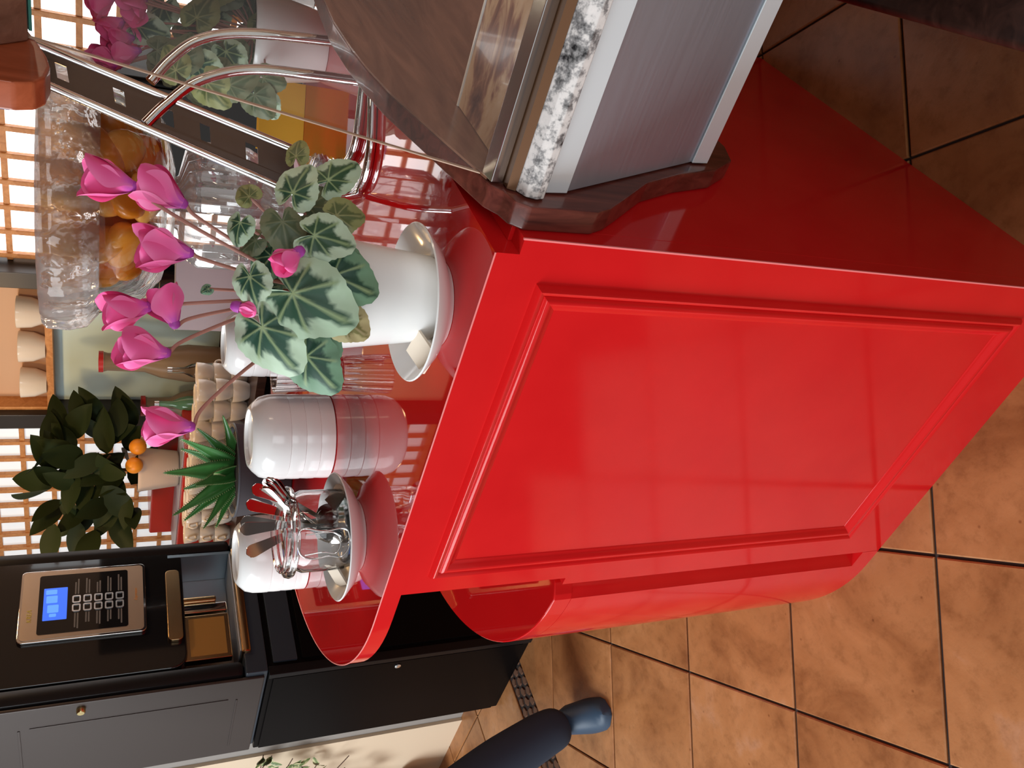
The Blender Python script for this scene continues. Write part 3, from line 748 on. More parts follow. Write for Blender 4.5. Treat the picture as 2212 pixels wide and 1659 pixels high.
# ---- stacks of white bowls
def cupme(r, h, handle=False):
    prof = [(0, .004), (r * .52, .004), (r * .54, 0), (r * .58, 0), (r * .60, .004), (r * .86, h * .22), (r * .97, h * .55), (r, h * .985), (r * .985, h), (r * .965, h * .985), (r * .92, h * .5), (r * .8, h * .24), (r * .5, h * .12), (0, h * .11)]
    return lathe(prof, 56)
def bowl_stack(loc, n, r, h, step, group, what, flip=True):
    me = cupme(r, h)
    words = ['lowest', 'second', 'third', 'topmost', 'fifth']
    for i in range(n):
        o = link('bowl', me, white)
        o.rotation_euler = (0, 0, i * .7)
        if flip: o.rotation_euler = (PI, 0, i * .7)
        o.location = (loc[0] + random.uniform(-.002, .002), loc[1] + random.uniform(-.002, .002), ZT + (h if flip else 0) + i * step + .0002)
        wd = words[i] if i < n - 1 else 'topmost'
        tag(o, '%s white bowl of the stack %s' % (wd, what), 'bowl', group)
random.seed(5)
def stackme(r, h, foot):
    pass
# stacked straight cups: each cup rests in the rim of the one below, base of the top cup up
def cyl_cup(r, h):
    prof = [(0, .006), (r * .62, .006), (r * .64, 0), (r * .70, 0), (r * .80, h * .10), (r * .93, h * .28), (r * .985, h * .52), (r, h * .80), (r, h * .985), (r * .985, h), (r * .955, h), (r * .93, h * .95), (r * .91, h * .55), (r * .84, h * .3), (r * .6, h * .14), (0, h * .12)]
    return lathe(prof, 60)
def cup_stack(loc, n, r, h, step, group, what):
    me = cyl_cup(r, h); words = ['lowest', 'second', 'third', 'fourth']
    for i in range(n):
        o = link('bowl', me, white); o.rotation_euler = (PI, 0, i * .5)
        o.location = (loc[0], loc[1], ZT + h + i * step)
        wd = words[i] if i < n - 1 else 'topmost'
        tag(o, '%s upside-down white bowl in the stack %s' % (wd, what), 'bowl', group)
cup_stack((-.702, .425), 4, .080, .064, .0268, 'bowl stack behind the saucers', 'between cyclamen and spoon jar')
cup_stack((-1.030, .415), 4, .080, .062, .0250, 'bowl stack at the counter end', 'behind the spoon jar at counter end')
cup_stack((-.775, .80), 4, .072, .060, .030, 'bowl stack by the aloe', 'beside the grey aloe planter')

# glass sugar bowl
gb = link('crystal_tumbler', lathe([(0, 0), (.030, 0), (.032, .004), (.0345, .05), (.037, .105), (.0375, .108), (.0355, .108), (.033, .055), (.029, .014), (0, .012)], 60, (0, 0, 0), 20, .03), glass)
gb.location = (-.582, .470, ZT); tag(gb, 'clear cut-crystal glass behind the cyclamen leaves', 'glass')

# lilac card
cd = empty('menu_card', (-.765, .985, ZT)); tag(cd, 'plain lilac grey card standing behind the cyclamen', 'card')
def cardpart(name, a, c, z0, z1, th, mat):
    A, B = Vector(a), Vector(c); d = (B - A).normalized(); nn = Vector((-d.y, d.x))
    pts = [A, B, B + nn * th, A + nn * th]
    me = prismme([(p.x + .765, p.y - .985) for p in pts], z0 - ZT, z1 - ZT, 'z')
    return link(name, me, mat, cd)
cardpart('front_leaf', (-.835, .925), (-.705, 1.03), ZT, 1.325, .002, lilac)
cardpart('rear_leaf', (-.85, .965), (-.735, 1.06), ZT, 1.318, .002, lilac)
cardpart('card_edge', (-.8365, .9235), (-.7035, 1.0312), 1.3255, 1.3275, .003, cardedge)

# yellow card
yc = empty('yellow_card', (-.33, 1.04, ZT)); tag(yc, 'bright yellow folded card standing behind the chrome stand', 'card')
for nm, a, c in (('front_leaf', (-.405, 1.005), (-.275, 1.075)), ('rear_leaf', (-.415, 1.03), (-.285, 1.10))):
    A, B = Vector(a), Vector(c); d = (B - A).normalized(); nn = Vector((-d.y, d.x))
    link(nm, prismme([(p.x + .33, p.y - 1.04) for p in (A, B, B + nn * .002, A + nn * .002)], 0, .095, 'z'), yellow, yc)

# aloe in grey planter
al = empty('potted_aloe', (-1.04, .67, ZT)); tag(al, 'spiky green aloe in a dark grey planter', 'potted plant')
link('planter', lathe([(0, 0), (.092, 0), (.096, .004), (.107, .112), (.109, .116), (.107, .119), (.100, .119), (.096, .105), (0, .105)], 48), greypot, al)
so = link('soil', lathe([(0, .106), (.095, .106), (.09, .112), (0, .116)], 24), soil, al)
def aloeleaf(ln, wd, bend, seed):
    rnd = random.Random(seed); bm = bmesh.new(); cols = []; NU = 16; rows = []
    for i in range(NU + 1):
        u = i / NU; wv = wd * (1 - u) ** .75 * (.75 + .6 * math.sin(PI * min(1, u * 1.4)) * .5) + .0004; th = wv * .55
        x = ln * u; z = bend * ln * u * u
        row = []
        for a, b_ in ((-1, .35), (-.5, -.12), (0, -.3), (.5, -.12), (1, .35), (.55, .0 - .65), (0, -1), (-.55, -.65)):
            row.append(bm.verts.new((x, a * wv, z + b_ * th)))
            cols.append(lerp((.035, .17, .035), (.08, .27, .07), rnd.random() * .5 + .5 * u))
        rows.append(row)
    for A, B in zip(rows, rows[1:]):
        for j in range(8): bm.faces.new((A[j], A[(j + 1) % 8], B[(j + 1) % 8], B[j]))
    bm.faces.new(rows[0]); bm.faces.new(rows[-1])
    for s in (0, 4):
        for i in range(2, NU):
            for f in (0, .5):
                a, c = rows[i][s].co, rows[min(i + 1, NU)][s].co; p = a.lerp(c, f); d = (c - a).normalized(); sg = -1 if s == 0 else 1
                q = [bm.verts.new(p - d * .0012), bm.verts.new(p + d * .0012), bm.verts.new(p + Vector((.0015, sg * .0042, .002))), bm.verts.new(p + Vector((0, 0, -.0014)))]
                cols.extend([(.42, .46, .2)] * 4)
                bm.faces.new((q[0], q[1], q[2])); bm.faces.new((q[1], q[3], q[2])); bm.faces.new((q[3], q[0], q[2]))
    me = bpy.data.meshes.new('leaf'); bm.to_mesh(me); bm.free(); colattr(me, cols)
    for p in me.polygons: p.use_smooth = True
    return me
random.seed(3)
# (direction right, up, toward viewer, length, width)
for i, (rx, uz, fx, ln, wd) in enumerate([(.02, 1, .15, .165, .027), (.52, .85, .2, .150, .022), (.80, .75, .1, .125, .020), (1.0, .25, .2, .12, .019), (-.20, .80, .55, .13, .022), (-.62, .95, .15, .165, .022), (-.9, .55, .3, .14, .018), (-.35, 1, -.3, .12, .018), (.35, .9, -.4, .13, .02), (-.75, .75, -.2, .15, .02), (.1, .7, .7, .09, .02), (-1, .35, .1, .12, .016)]):
    d = (RT * rx + UP * uz - FW * fx).normalized(); zz = (UP - d * d.dot(UP))
    nrm = (-FW * .6 + UP * .5); nrm = (nrm - d * nrm.dot(d)).normalized(); side = nrm.cross(d)
    o = link('leaf', aloeleaf(ln, wd, .12, i), aloem, al); o.matrix_local = basis(Vector((0, 0, .108)) + RT * rx * .018 - FW * fx * .015, d, side, nrm)

# ---- footed glass bowl of candied apricots
BW = Vector((-.44, .80, ZT))
bw = empty('footed_glass_bowl', BW); tag(bw, 'large clear glass bowl of candied apricots on a ribbed glass foot', 'glass bowl')
op = [(0, .27), (.09, .272), (.16, .290), (.205, .325), (.222, .365), (.235, .395), (.262, .415), (.270, .445), (.268, .478), (.258, .486), (.246, .478), (.244, .45), (.236, .425), (.215, .398), (.206, .365), (.190, .332), (.15, .302), (.08, .285), (0, .283)]
op = [(a * .92, z) for a, z in op]
link('bowl_shell', lathe(op[:6] + op[12:], 72, (0, 0, 0), 36, .004), thinglass, bw)
link('thick_rim', lathe(op[5:13] + [op[5]], 96, (0, 0, 0), 24, .014), hammered, bw)
fp_ = [(0, 0), (.118, 0), (.122, .006), (.115, .014), (.06, .03), (.045, .05), (.05, .085), (.105, .12), (.115, .14), (.115, .225), (.10, .25), (.05, .262), (.045, .2695), (0, .2695)]
link('ribbed_foot', lathe(fp_, 96, (0, 0, 0), 24, .045), crystal, bw)
def apme(seed):
    rnd = random.Random(seed); bm = bmesh.new(); bmesh.ops.create_icosphere(bm, subdivisions=3, radius=1)
    for v in bm.verts:
        c = v.co; k = 1 + .10 * math.sin(3.1 * c.x + seed) * math.sin(2.3 * c.y + seed * 2) + .06 * math.sin(5 * c.z + seed); 
        dent = .22 * math.exp(-((c.x / .35) ** 2)) * max(0, c.z)
        v.co = Vector((c.x * k, c.y * .82 * k, (c.z * .55 - dent) * k)) * .049
    me = bm2me(bm); 
    for p in me.polygons: p.use_smooth = True
    return me
aps = [apme(i) for i in range(5)]
random.seed(11); placed = []
def bowlr(z):
    zs = [(.285, .08), (.302, .14), (.332, .18), (.365, .197), (.398, .205), (.43, .222)]
    for (a, ra), (c, rc) in zip(zs, zs[1:]):
        if z <= c: return ra + (rc - ra) * max(0, (z - a) / (c - a))
    return .222
for layer, zz in enumerate((.330, .362, .394, .426)):
    R = bowlr(zz - .012) * .92 - .060; ring = [R, R - .080, R - .155]
    for ri, rr in enumerate(ring):
        if rr < -.02: continue
        n = max(1, int(2 * PI * max(rr, 0) / .082))
        for k in range(n):
            a = 2 * PI * k / n + layer * .5 + ri
            p = Vector((max(rr, 0) * math.cos(a), max(rr, 0) * math.sin(a), zz + random.uniform(-.004, .004)))
            if layer < 1 and ri > 1: continue
            o = link('candied_apricot', random.choice(aps), apricot); o.location = BW + p
            o.rotation_euler = (random.uniform(-1.3, 1.3), random.uniform(-1.3, 1.3), random.uniform(0, 6)); s = random.uniform(.85, 1.05); o.scale = (s, s, s)
            tag(o, 'glossy orange candied apricot piled in the large glass bowl', 'apricot', 'apricots in the glass bowl')

# ---- chrome stand with slotted inclined rail
cs = empty('chrome_stand', (-.14, .54, ZT)); tag(cs, 'chrome tube stand with an inclined slotted rail beside the display', 'stand')
CO = Vector((-.14, .54, ZT))
def ct(name, pts, r=.0078, m=chrome, n=8): return tube(name, [p - CO for p in smoothpath(pts, n)], r, m, cs, 12)
tA = [(-.061, .562, 1.094), (-.064, .560, 1.19), (-.070, .555, 1.281), (-.092, .536, 1.352), (-.123, .51, 1.395), (-.148, .489, 1.422)]
tB = [(-.024, .620, 1.094), (-.028, .612, 1.20), (-.036, .604, 1.294), (-.053, .591, 1.352), (-.079, .569, 1.389), (-.108, .545, 1.416)]
ct('upright', tA); ct('upright', tB)
ct('runner', [(-.061, .562, 1.0935), (-.10, .530, 1.0925), (-.150, .500, 1.0925), (-.205, .505, 1.0925), (-.265, .560, 1.0925), (-.33, .655, 1.0925)])
ct('runner', [(-.024, .620, 1.0935), (-.09, .610, 1.0925), (-.165, .590, 1.0925), (-.215, .610, 1.0925), (-.255, .665, 1.0925), (-.275, .72, 1.0925)])
r0, r1 = Vector((-.115, .515, 1.565)), Vector((-.205, .441, 1.213)); q0, q1 = Vector((-.078, .552, 1.575)), Vector((-.155, .486, 1.215))
ct('rail', [r0, r0.lerp(r1, .5), r1], .006); ct('rail', [q0, q0.lerp(q1, .5), q1], .006)
ct('foot_bracket', [r1, Vector((-.215, .455, 1.15)), Vector((-.235, .515, 1.0925))], .006)
# slotted plate built of bars between the rails
def lerpq(u, v): return (r0.lerp(r1, u)).lerp(q0.lerp(q1, u), v)
nrm = (r1 - r0).cross(q0 - r0).normalized()
def plate(u0, u1, v0, v1, nm='plate'):
    bm = bmesh.new(); c = [lerpq(u0, v0), lerpq(u1, v0), lerpq(u1, v1), lerpq(u0, v1)]
    lo = [bm.verts.new(p - CO - nrm * .001) for p in c]; hi = [bm.verts.new(p - CO + nrm * .001) for p in c]
    bm.faces.new(lo); bm.faces.new(hi)
    for i in range(4): bm.faces.new((lo[i], lo[(i + 1) % 4], hi[(i + 1) % 4], hi[i]))
    link(nm, bm2me(bm), slotmetal, cs)
plate(.02, 1, .08, .30); plate(.02, 1, .70, .92)
us = [.02, .10, .14, .30, .34, .47, .52, .62, .66, .80, .85, 1.0]
for a, c in zip(us[::2], us[1::2]): plate(a, c, .30, .70, 'slot_bridge')

# ------------------------------------------------------------------ coffee machine on its black cabinet
MX = -2.14
cab = empty('machine_cabinet', (-2.38, 1.09, 0)); tag(cab, 'black lacquer cabinet under the coffee machine', 'cabinet')
co = Vector((-2.38, 1.09, 0))
def part(root, off, name, d, mat, bev=0.0, par=None):
    return link(name, boxme(d[0] - off[0], d[1] - off[0], d[2] - off[1], d[3] - off[1], d[4] - off[2], d[5] - off[2], bev), mat, par or root)
part(cab, co, 'carcass', (-2.62, MX, .805, 1.38, 0.0, .972), blacksoft, .004)
part(cab, co, 'side_door', (-2.612, -2.165, .798, .8045, .03, .955), blacksoft, .002)
part(cab, co, 'corner_post', (-2.16, MX + .004, .796, .83, .0, .972), blackmat, .003)
part(cab, co, 'front_door', (MX + .0005, MX + .016, .84, 1.37, .03, .86), blacksoft, .004)
part(cab, co, 'top_rail', (MX + .0005, MX + .012, .84, 1.37, .875, .955), bluegrey, .003)
lk = link('lock', lathe([(0, 0), (.011, 0), (.011, .004), (.007, .006), (0, .006)], 20), alu, cab); lk.matrix_local = Matrix.Translation(Vector((-2.190, .798, .522)) - co) @ Matrix.Rotation(PI / 2, 4, 'X')

mc = empty('coffee_machine', (-2.38, 1.09, .973)); tag(mc, 'black bean-to-cup coffee machine with blue screen and chrome framed keypad', 'coffee machine')
mo = Vector((-2.38, 1.09, .973))
def mp(name, d, mat, bev=0.0, par=None): 
    return part(mc, mo, name, d, mat, bev, par)
mp('base_frame', (-2.60, MX + .01, .81, 1.38, .9735, 1.045), bluegrey, .006)
mp('body', (-2.615, MX - .16, .812, 1.385, 1.045, 1.86), blackmat, .01)
mp('side_panel', (-2.618, MX - .012, .800, .812, .985, 1.86), greyside, .004)
# raised groove lines on the grey side
for d in ((-2.262, -2.255, .7975, .8005, 1.09, 1.66), (-2.56, -2.262, .7975, .8005, 1.685, 1.692), (-2.56, -2.262, .7975, .8005, 1.06, 1.066)):
    mp('side_embossing', d, greyside, .001)
kb = link('knob', lathe([(0, 0), (.013, 0), (.013, .012), (.010, .016), (0, .016)], 20), brass, mc); kb.matrix_local = Matrix.Translation(Vector((-2.185, .800, 1.522)) - mo) @ Matrix.Rotation(PI / 2, 4, 'X')
mp('front_pillar', (MX - .16, MX, .812, .872, 1.045, 1.86), blackmat, .02)
mp('front_pillar', (MX - .16, MX, 1.33, 1.385, 1.045, 1.86), blackmat, .02)
mp('bay_back', (MX - .155, MX - .15, .873, 1.329, 1.05, 1.27), pm('bay_metal', (.45, .40, .36), .3, .8))
mp('bay_side', (MX - .149, MX - .005, 1.318, 1.3295, 1.05, 1.26), pm('bay_side_metal', (.30, .42, .52), .3, .7))
mp('drip_tray', (MX - .15, MX + .022, .885, 1.325, 1.020, 1.050), gold, .010)
mp('tray_grille', (MX - .145, MX + .005, .90, 1.31, 1.0505, 1.054), steel, .001)
mp('spout', (MX - .09, MX - .02, 1.085, 1.125, 1.075, 1.262), chrome, .008)
mp('spout', (MX - .06, MX - .01, 1.125, 1.145, 1.11, 1.262), gold, .006)
wf = mp('cup_window', (MX - .05, MX - .02, .90, 1.075, 1.075, 1.225), gold, .004)
mp('window_pane', (MX - .0195, MX - .018, .915, 1.06, 1.09, 1.205), pm('amber_window', (.42, .22, .06), .2, .3), 0, wf)
# glossy door with rounded corners
def rrect(y0, y1, z0, z1, r, n=6):
    o = []
    for cy, cz, a0 in ((y1 - r, z1 - r, 0), (y0 + r, z1 - r, PI / 2), (y0 + r, z0 + r, PI), (y1 - r, z0 + r, 1.5 * PI)):
        for k in range(n + 1):
            a = a0 + PI / 2 * k / n; o.append((cy + r * math.cos(a), cz + r * math.sin(a)))
    return o
def rp_(name, y0, y1, z0, z1, r, x0, x1, mat, bev=0.0, par=None):
    me = prismme([(p[0] - mo.y, p[1] - mo.z) for p in rrect(y0, y1, z0, z1, r)], x0 - mo.x, x1 - mo.x, 'x', bev, 3)
    return link(name, me, mat, par or mc)
door = rp_('door', .874, 1.372, 1.215, 1.83, .05, MX - .15, MX - .006, blackgloss, .012)
rp_('handle_bar', .968, 1.252, 1.226, 1.272, .015, MX - .0055, MX + .010, gold, .004, door)
bz = rp_('keypad_frame', 1.018, 1.294, 1.335, 1.706, .016, MX - .0055, MX + .006, chrome, .003)
rp_('keypad_plate', 1.026, 1.286, 1.343, 1.698, .012, MX + .0062, MX + .0075, champagne, 0, bz)
rp_('keypad_glass', 1.042, 1.270, 1.390, 1.652, .008, MX + .0076, MX + .0086, blackgloss, 0, bz)
rp_('screen', 1.092, 1.217, 1.570, 1.638, .002, MX + .0087, MX + .0094, lcd, 0, bz)
for y0, y1, z0, z1 in ((1.120, 1.150, 1.594, 1.626), (1.158, 1.186, 1.598, 1.630), (1.104, 1.116, 1.60, 1.62), (1.192, 1.21, 1.60, 1.632)):
    rp_('screen_mark', y0, y1, z0, z1, .003, MX + .0095, MX + .0099, lcdlite, 0, bz)
for c_ in range(2):
    for r_ in range(5):
        yk = 1.131 + .034 * c_; zk = 1.543 - .0320 * r_
        bm = bmesh.new(); oo = rrect(yk - .0145, yk + .0145, zk - .0125, zk + .0125, .005, 3); ii = rrect(yk - .010, yk + .010, zk - .0082, zk + .0082, .003, 3)
        xs_ = MX + .0087 - mo.x; xe = MX + .0112 - mo.x
        A = [bm.verts.new((xs_, p[0] - mo.y, p[1] - mo.z)) for p in oo]; B = [bm.verts.new((xe, p[0] - mo.y, p[1] - mo.z)) for p in oo]
        C_ = [bm.verts.new((xe, p[0] - mo.y, p[1] - mo.z)) for p in ii]; D = [bm.verts.new((xs_, p[0] - mo.y, p[1] - mo.z)) for p in ii]; nn = len(oo)
        for G1, G2 in ((A, B), (B, C_), (C_, D)):
            for k in range(nn): bm.faces.new((G1[k], G1[(k + 1) % nn], G2[(k + 1) % nn], G2[k]))
        link('key', bm2me(bm), alu, bz)
        ys = (1.052, 1.112) if c_ == 0 else (1.186, 1.255)
        for q in range(2):
            ln = random.uniform(.6, 1) * (ys[1] - ys[0]); y0 = ys[1] - ln if c_ == 0 else ys[0]
            rp_('key_caption', y0, y0 + ln, zk + .001 - q * .008, zk + .0055 - q * .008, .001, MX + .0087, MX + .009, printgrey, 0, bz)
def text(name, body, size, y, z, mat, par, slant=0.0):
    cu = bpy.data.curves.new(name, 'FONT'); cu.body = body; cu.size = size; cu.extrude = .0003; cu.align_x = 'CENTER'; cu.align_y = 'CENTER'; cu.shear = slant
    o = bpy.data.objects.new(name, cu); COL.objects.link(o)
    dg = bpy.context.evaluated_depsgraph_get(); me = bpy.data.meshes.new_from_object(o.evaluated_get(dg)); bpy.data.objects.remove(o)
    t = link(name, me, mat, par)
    t.matrix_local = Matrix.Translation(Vector((MX + .008, y, z)) - mo) @ Matrix(((0, 0, 1, 0), (1, 0, 0, 0), (0, 1, 0, 0), (0, 0, 0, 1)))
    return t
text('lettering', 'KREA', .020, 1.115, 1.675, printyel, bz, .2)
text('lettering', 'Espresso', .014, 1.165, 1.366, printor, bz, .3)

# ------------------------------------------------------------------ back bar
bb = empty('back_bar', (-1.7, 2.3, 0)); tag(bb, 'dark wooden back bar below the lattice windows', 'bar counter')
def bbp(name, d, m, bev=0): return link(name, boxme(d[0] + 1.7, d[1] + 1.7, d[2] - 2.3, d[3] - 2.3, d[4], d[5], bev), m, bb)
bbp('worktop', (-3.6, .4, 1.86, 2.78, .895, .930), darkwood, .003)
bbp('carcass', (-3.55, .35, 1.90, 2.76, .0, .895), blacksoft)
for k in range(6):
    bbp('door', (-3.5 + .64 * k, -2.9 + .64 * k, 1.885, 1.9, .08, .87), darkwood, .003)

# red espresso machine and citrus
em = empty('red_machine', (-3.0, 2.5, .93)); tag(em, 'red enamel espresso machine on the back bar', 'espresso machine')
def ep(name, d, m, bev=0.01): return link(name, boxme(d[0] + 3.0, d[1] + 3.0, d[2] - 2.5, d[3] - 2.5, d[4] - .93, d[5] - .93, bev), m, em)
ep('front_housing', (-3.35, -2.45, 2.18, 2.46, .9305, 1.135), redmach); ep('rear_housing', (-3.35, -2.74, 2.461, 2.75, .9305, 1.245), redmach)
ep('top_tray', (-3.30, -2.48, 2.20, 2.45, 1.1352, 1.140), steel, .001)
cit = empty('potted_citrus', (-2.715, 2.32, 1.1405)); tag(cit, 'dark leafy potted citrus with oranges on the red machine', 'potted plant')
link('pot', lathe([(0, 0), (.075, 0), (.085, .01), (.104, .165), (.108, .175), (.106, .182), (.098, .182), (.094, .165), (0, .16)], 40), beigepot, cit)
def ovleaf(ln, wd, cup=.15):
    bm = bmesh.new(); rows = []
    for i in range(11):
        u = i / 10; wv = wd * (math.sin(PI * u ** .8) ** .8) + .0002; row = []
        for j in range(5):
            v = j / 2 - 1; row.append(bm.verts.new((ln * u, wv * v, cup * wv * abs(v) - .10 * ln * u * u)))
        rows.append(row)
    for A, B in zip(rows, rows[1:]):
        for j in range(4): bm.faces.new((A[j], A[j + 1], B[j + 1], B[j]))
    me = bm2me(bm)
    for p in me.polygons: p.use_smooth = True
    return me
olm = [ovleaf(.19, .046), ovleaf(.22, .058), ovleaf(.16, .04)]
random.seed(8)
trunk = tube('trunk', smoothpath([(0, 0, .16), (.01, -.01, .26), (-.01, .0, .36), (.02, .01, .46)], 5), lambda t: .009 - .005 * t, twig, cit, 8)
for k in range(6):
    a = k * 1.05; c = Vector((.10 * math.cos(a), .08 * math.sin(a), .30 + .05 * (k % 3)))
    tube('branch', smoothpath([(0, 0, .24 + .03 * k), c * .6 + Vector((0, 0, .13)), c], 4), .004, twig, cit, 6)
spots = [(-.20, .40), (-.12, .47), (-.05, .42), (.02, .50), (.08, .43), (.15, .46), (.19, .36), (-.26, .28), (-.30, .42), (-.18, .30), (-.08, .33), (.02, .36), (.10, .33), (.2, .27), (-.14, .22), (.12, .24), (.04, .27), (-.04, .25), (-.28, .52), (-.1, .55), (.12, .54), (.22, .5), (-.34, .36), (.28, .42), (-.22, .20), (.24, .2), (0, .44), (-.16, .50), (.06, .58), (.17, .3), (.3, .32), (-.06, .50)]
for i, (la, z) in enumerate(spots + [(a * .8 + .02, c * .95) for a, c in spots[:22]]):
    d = (RT * (la * 3 + random.uniform(-.6, .6)) + UP * random.uniform(-.5, .75) - FW * random.uniform(-.2, .7)).normalized()
    nrm = (-FW + UP * random.uniform(.1, .9) + RT * random.uniform(-.5, .5)); nrm = (nrm - d * nrm.dot(d)).normalized(); sd = nrm.cross(d)
    o = link('leaf', random.choice(olm), citm, cit); o.matrix_local = basis(RT * la * .8 + FW * random.uniform(-.10, .08) + UP * z, d, sd, nrm)
for la, z, dp in ((.115, .185, -.10), (.03, .20, -.11)):
    bm = bmesh.new(); bmesh.ops.create_uvsphere(bm, u_segments=20, v_segments=12, radius=.038); me = bm2me(bm)
    for p in me.polygons: p.use_smooth = True
    o = link('orange', me, orangefruit, cit); o.location = RT * la + FW * dp + UP * z

# rows of stacked cups on the back bar
def handlecup():
    root = empty('cup', (0, 0, 0))
    me = lathe([(0, .004), (.026, .004), (.027, 0), (.031, 0), (.040, .016), (.0455, .040), (.0475, .066), (.0465, .068), (.0445, .066), (.042, .04), (.036, .018), (0, .010)], 28)
    link('body', me, cream, root)
    pts = smoothpath([(.043, 0, .052), (.060, 0, .056), (.070, 0, .040), (.062, 0, .022), (.041, 0, .02)], 5)
    bm = bmesh.new(); tubebm(bm, pts, .0042, 7); link('handle', autosm(bm2me(bm), 60), cream, root)
    return root
proto = handlecup(); first = True
rowname = {0: 'bottom', 1: 'middle', 2: 'top'}
for row, yy in ((0, 1.985), (1, 2.085)):
    for k in range(9):
        xx = -1.93 - .109 * k
        for lev in range(3):
            if row == 1 and lev < 1: pass
            c = proto if first else copytree(proto)
            first = False
            c.location = (xx + random.uniform(-.006, .006), yy + random.uniform(-.006, .006), .9305 + .0655 * lev + (.0684 if False else 0))
            c.rotation_euler = (0, 0, random.uniform(-.5, .5) + (-1.2 if k > 6 else PI * .5))
            tag(c, 'cream coffee cup, %s of the %s stack from the coffee machine, %s row' % (rowname[lev], ords[8 - k], 'front' if row == 0 else 'back'), 'cup', 'stacked cups on the back bar')

# bottles, grinder and jugs behind
def bottle(name, loc, prof, mat, label, cat, cap=None):
    root = empty(name, loc); tag(root, label, cat); link('body', lathe(prof, 28), mat, root)
    if cap:
        link('cap', lathe([(0, cap[1]), (cap[0], cap[1]), (cap[0], cap[1] + .02), (0, cap[1] + .022)], 16), cap[2], root)
    return root
bp_ = [(0, 0), (.036, 0), (.038, .006), (.038, .17), (.03, .20), (.014, .235), (.013, .29), (0, .29)]
jp_ = [(0, 0), (.055, 0), (.065, .02), (.07, .10), (.055, .17), (.035, .21), (.032, .30), (.036, .31), (0, .31)]
bottle('jug', (-2.32, 2.64, .9305), [(a * 1.3, z * 1.75) for a, z in jp_], bottlebrown, 'tall brown ceramic jug on back bar before turquoise niche', 'jug', (.05, .543, redcap))
bottle('jug', (-2.56, 2.60, .9305), [(a * 1.25, z * 1.15) for a, z in jp_], bottlebrown, 'shorter brown ceramic jug with a red stopper', 'jug', (.05, .357, redcap))
bottle('bottle', (-2.44, 2.48, .9305), [(a, z * 1.05) for a, z in bp_], bottlegreen, 'green glass bottle standing before the brown jugs', 'bottle', (.015, .3047, alu))
bottle('bottle', (-2.66, 2.52, .9305), [(a, z * .95) for a, z in bp_], bottlegreen, 'green glass bottle nearest the dark post', 'bottle', (.015, .2757, alu))
bottle('bottle', (-2.20, 2.44, .9305), [(a, z * .9) for a, z in bp_], glass, 'clear glass bottle at the right of the brown jugs', 'bottle', (.015, .2612, alu))
cupw = lathe([(0, 0), (.05, 0), (.07, .05), (.075, .11), (.072, .112), (.066, .05), (0, .012)], 28)
for k, (x, z, lb) in enumerate(((-2.20, 1.7205, 'white bowl at the right of the niche shelf'), (-2.40, 1.7205, 'white bowl in the middle of the niche shelf'), (-2.62, 1.7205, 'white bowl at the left of the niche shelf'))):
    o = link('bowl', cupw, cream); o.location = (x, 2.84, z); tag(o, lb, 'bowl')
gr = empty('coffee_grinder', (-1.46, 2.08, .93)); tag(gr, 'black coffee grinder with blue front panel behind the card', 'grinder')
link('housing', boxme(-.10, .10, -.10, .10, .001, .21, .01), blackmat, gr); link('front_plate', boxme(-.085, .085, -.108, -.1005, .02, .17, .002), bluelabel, gr)
link('knob', lathe([(0, .21), (.055, .21), (.055, .25), (.045, .262), (0, .262)], 28), alu, gr)
link('hopper', lathe([(0, .263), (.05, .263), (.09, .36), (.088, .362), (0, .362)], 28), blackgloss, gr)
bx_ = empty('black_box', (-.86, 2.05, .93)); tag(bx_, 'black boxy appliance on the back bar behind the glass bowl', 'appliance')
link('housing', boxme(-.24, .20, -.12, .18, .001, .55, .012), blacksoft, bx_); link('front_door', boxme(-.22, .18, -.128, -.1205, .03, .52, .003), blackgloss, bx_); link('handle', boxme(-.20, -.18, -.145, -.1285, .15, .42, .004), chrome, bx_)

# pendant lamps over the back bar (above the picture)
for i, (x, lb) in enumerate(((-1.5, 'right'), (-2.3, 'middle'), (-3.0, 'left'))):
    pl = empty('pendant_lamp', (x, 1.62, 2.7)); tag(pl, 'warm pendant lamp over the back bar, %s of three' % lb, 'lamp', 'pendant lamps')
    tube('cord', [(0, 0, 0), (0, 0, -.42)], .004, blackmat, pl, 6)
    link('shade', lathe([(.02, -.40), (.03, -.42), (.11, -.55), (.108, -.55), (.028, -.425), (.02, -.41)], 28), darkwood, pl)
    bm = bmesh.new(); bmesh.ops.create_uvsphere(bm, u_segments=16, v_segments=10, radius=.022); me = bm2me(bm)
    o = link('bulb', me, bulb, pl); o.location = (0, 0, -.51)
    ll = bpy.data.lights.new('bulb_light', 'POINT'); ll.energy = 14; ll.color = (1, .62, .28); ll.shadow_soft_size = .05
    lo_ = bpy.data.objects.new('bulb_light', ll); COL.objects.link(lo_); lo_.parent = pl; lo_.location = (0, 0, -.60)

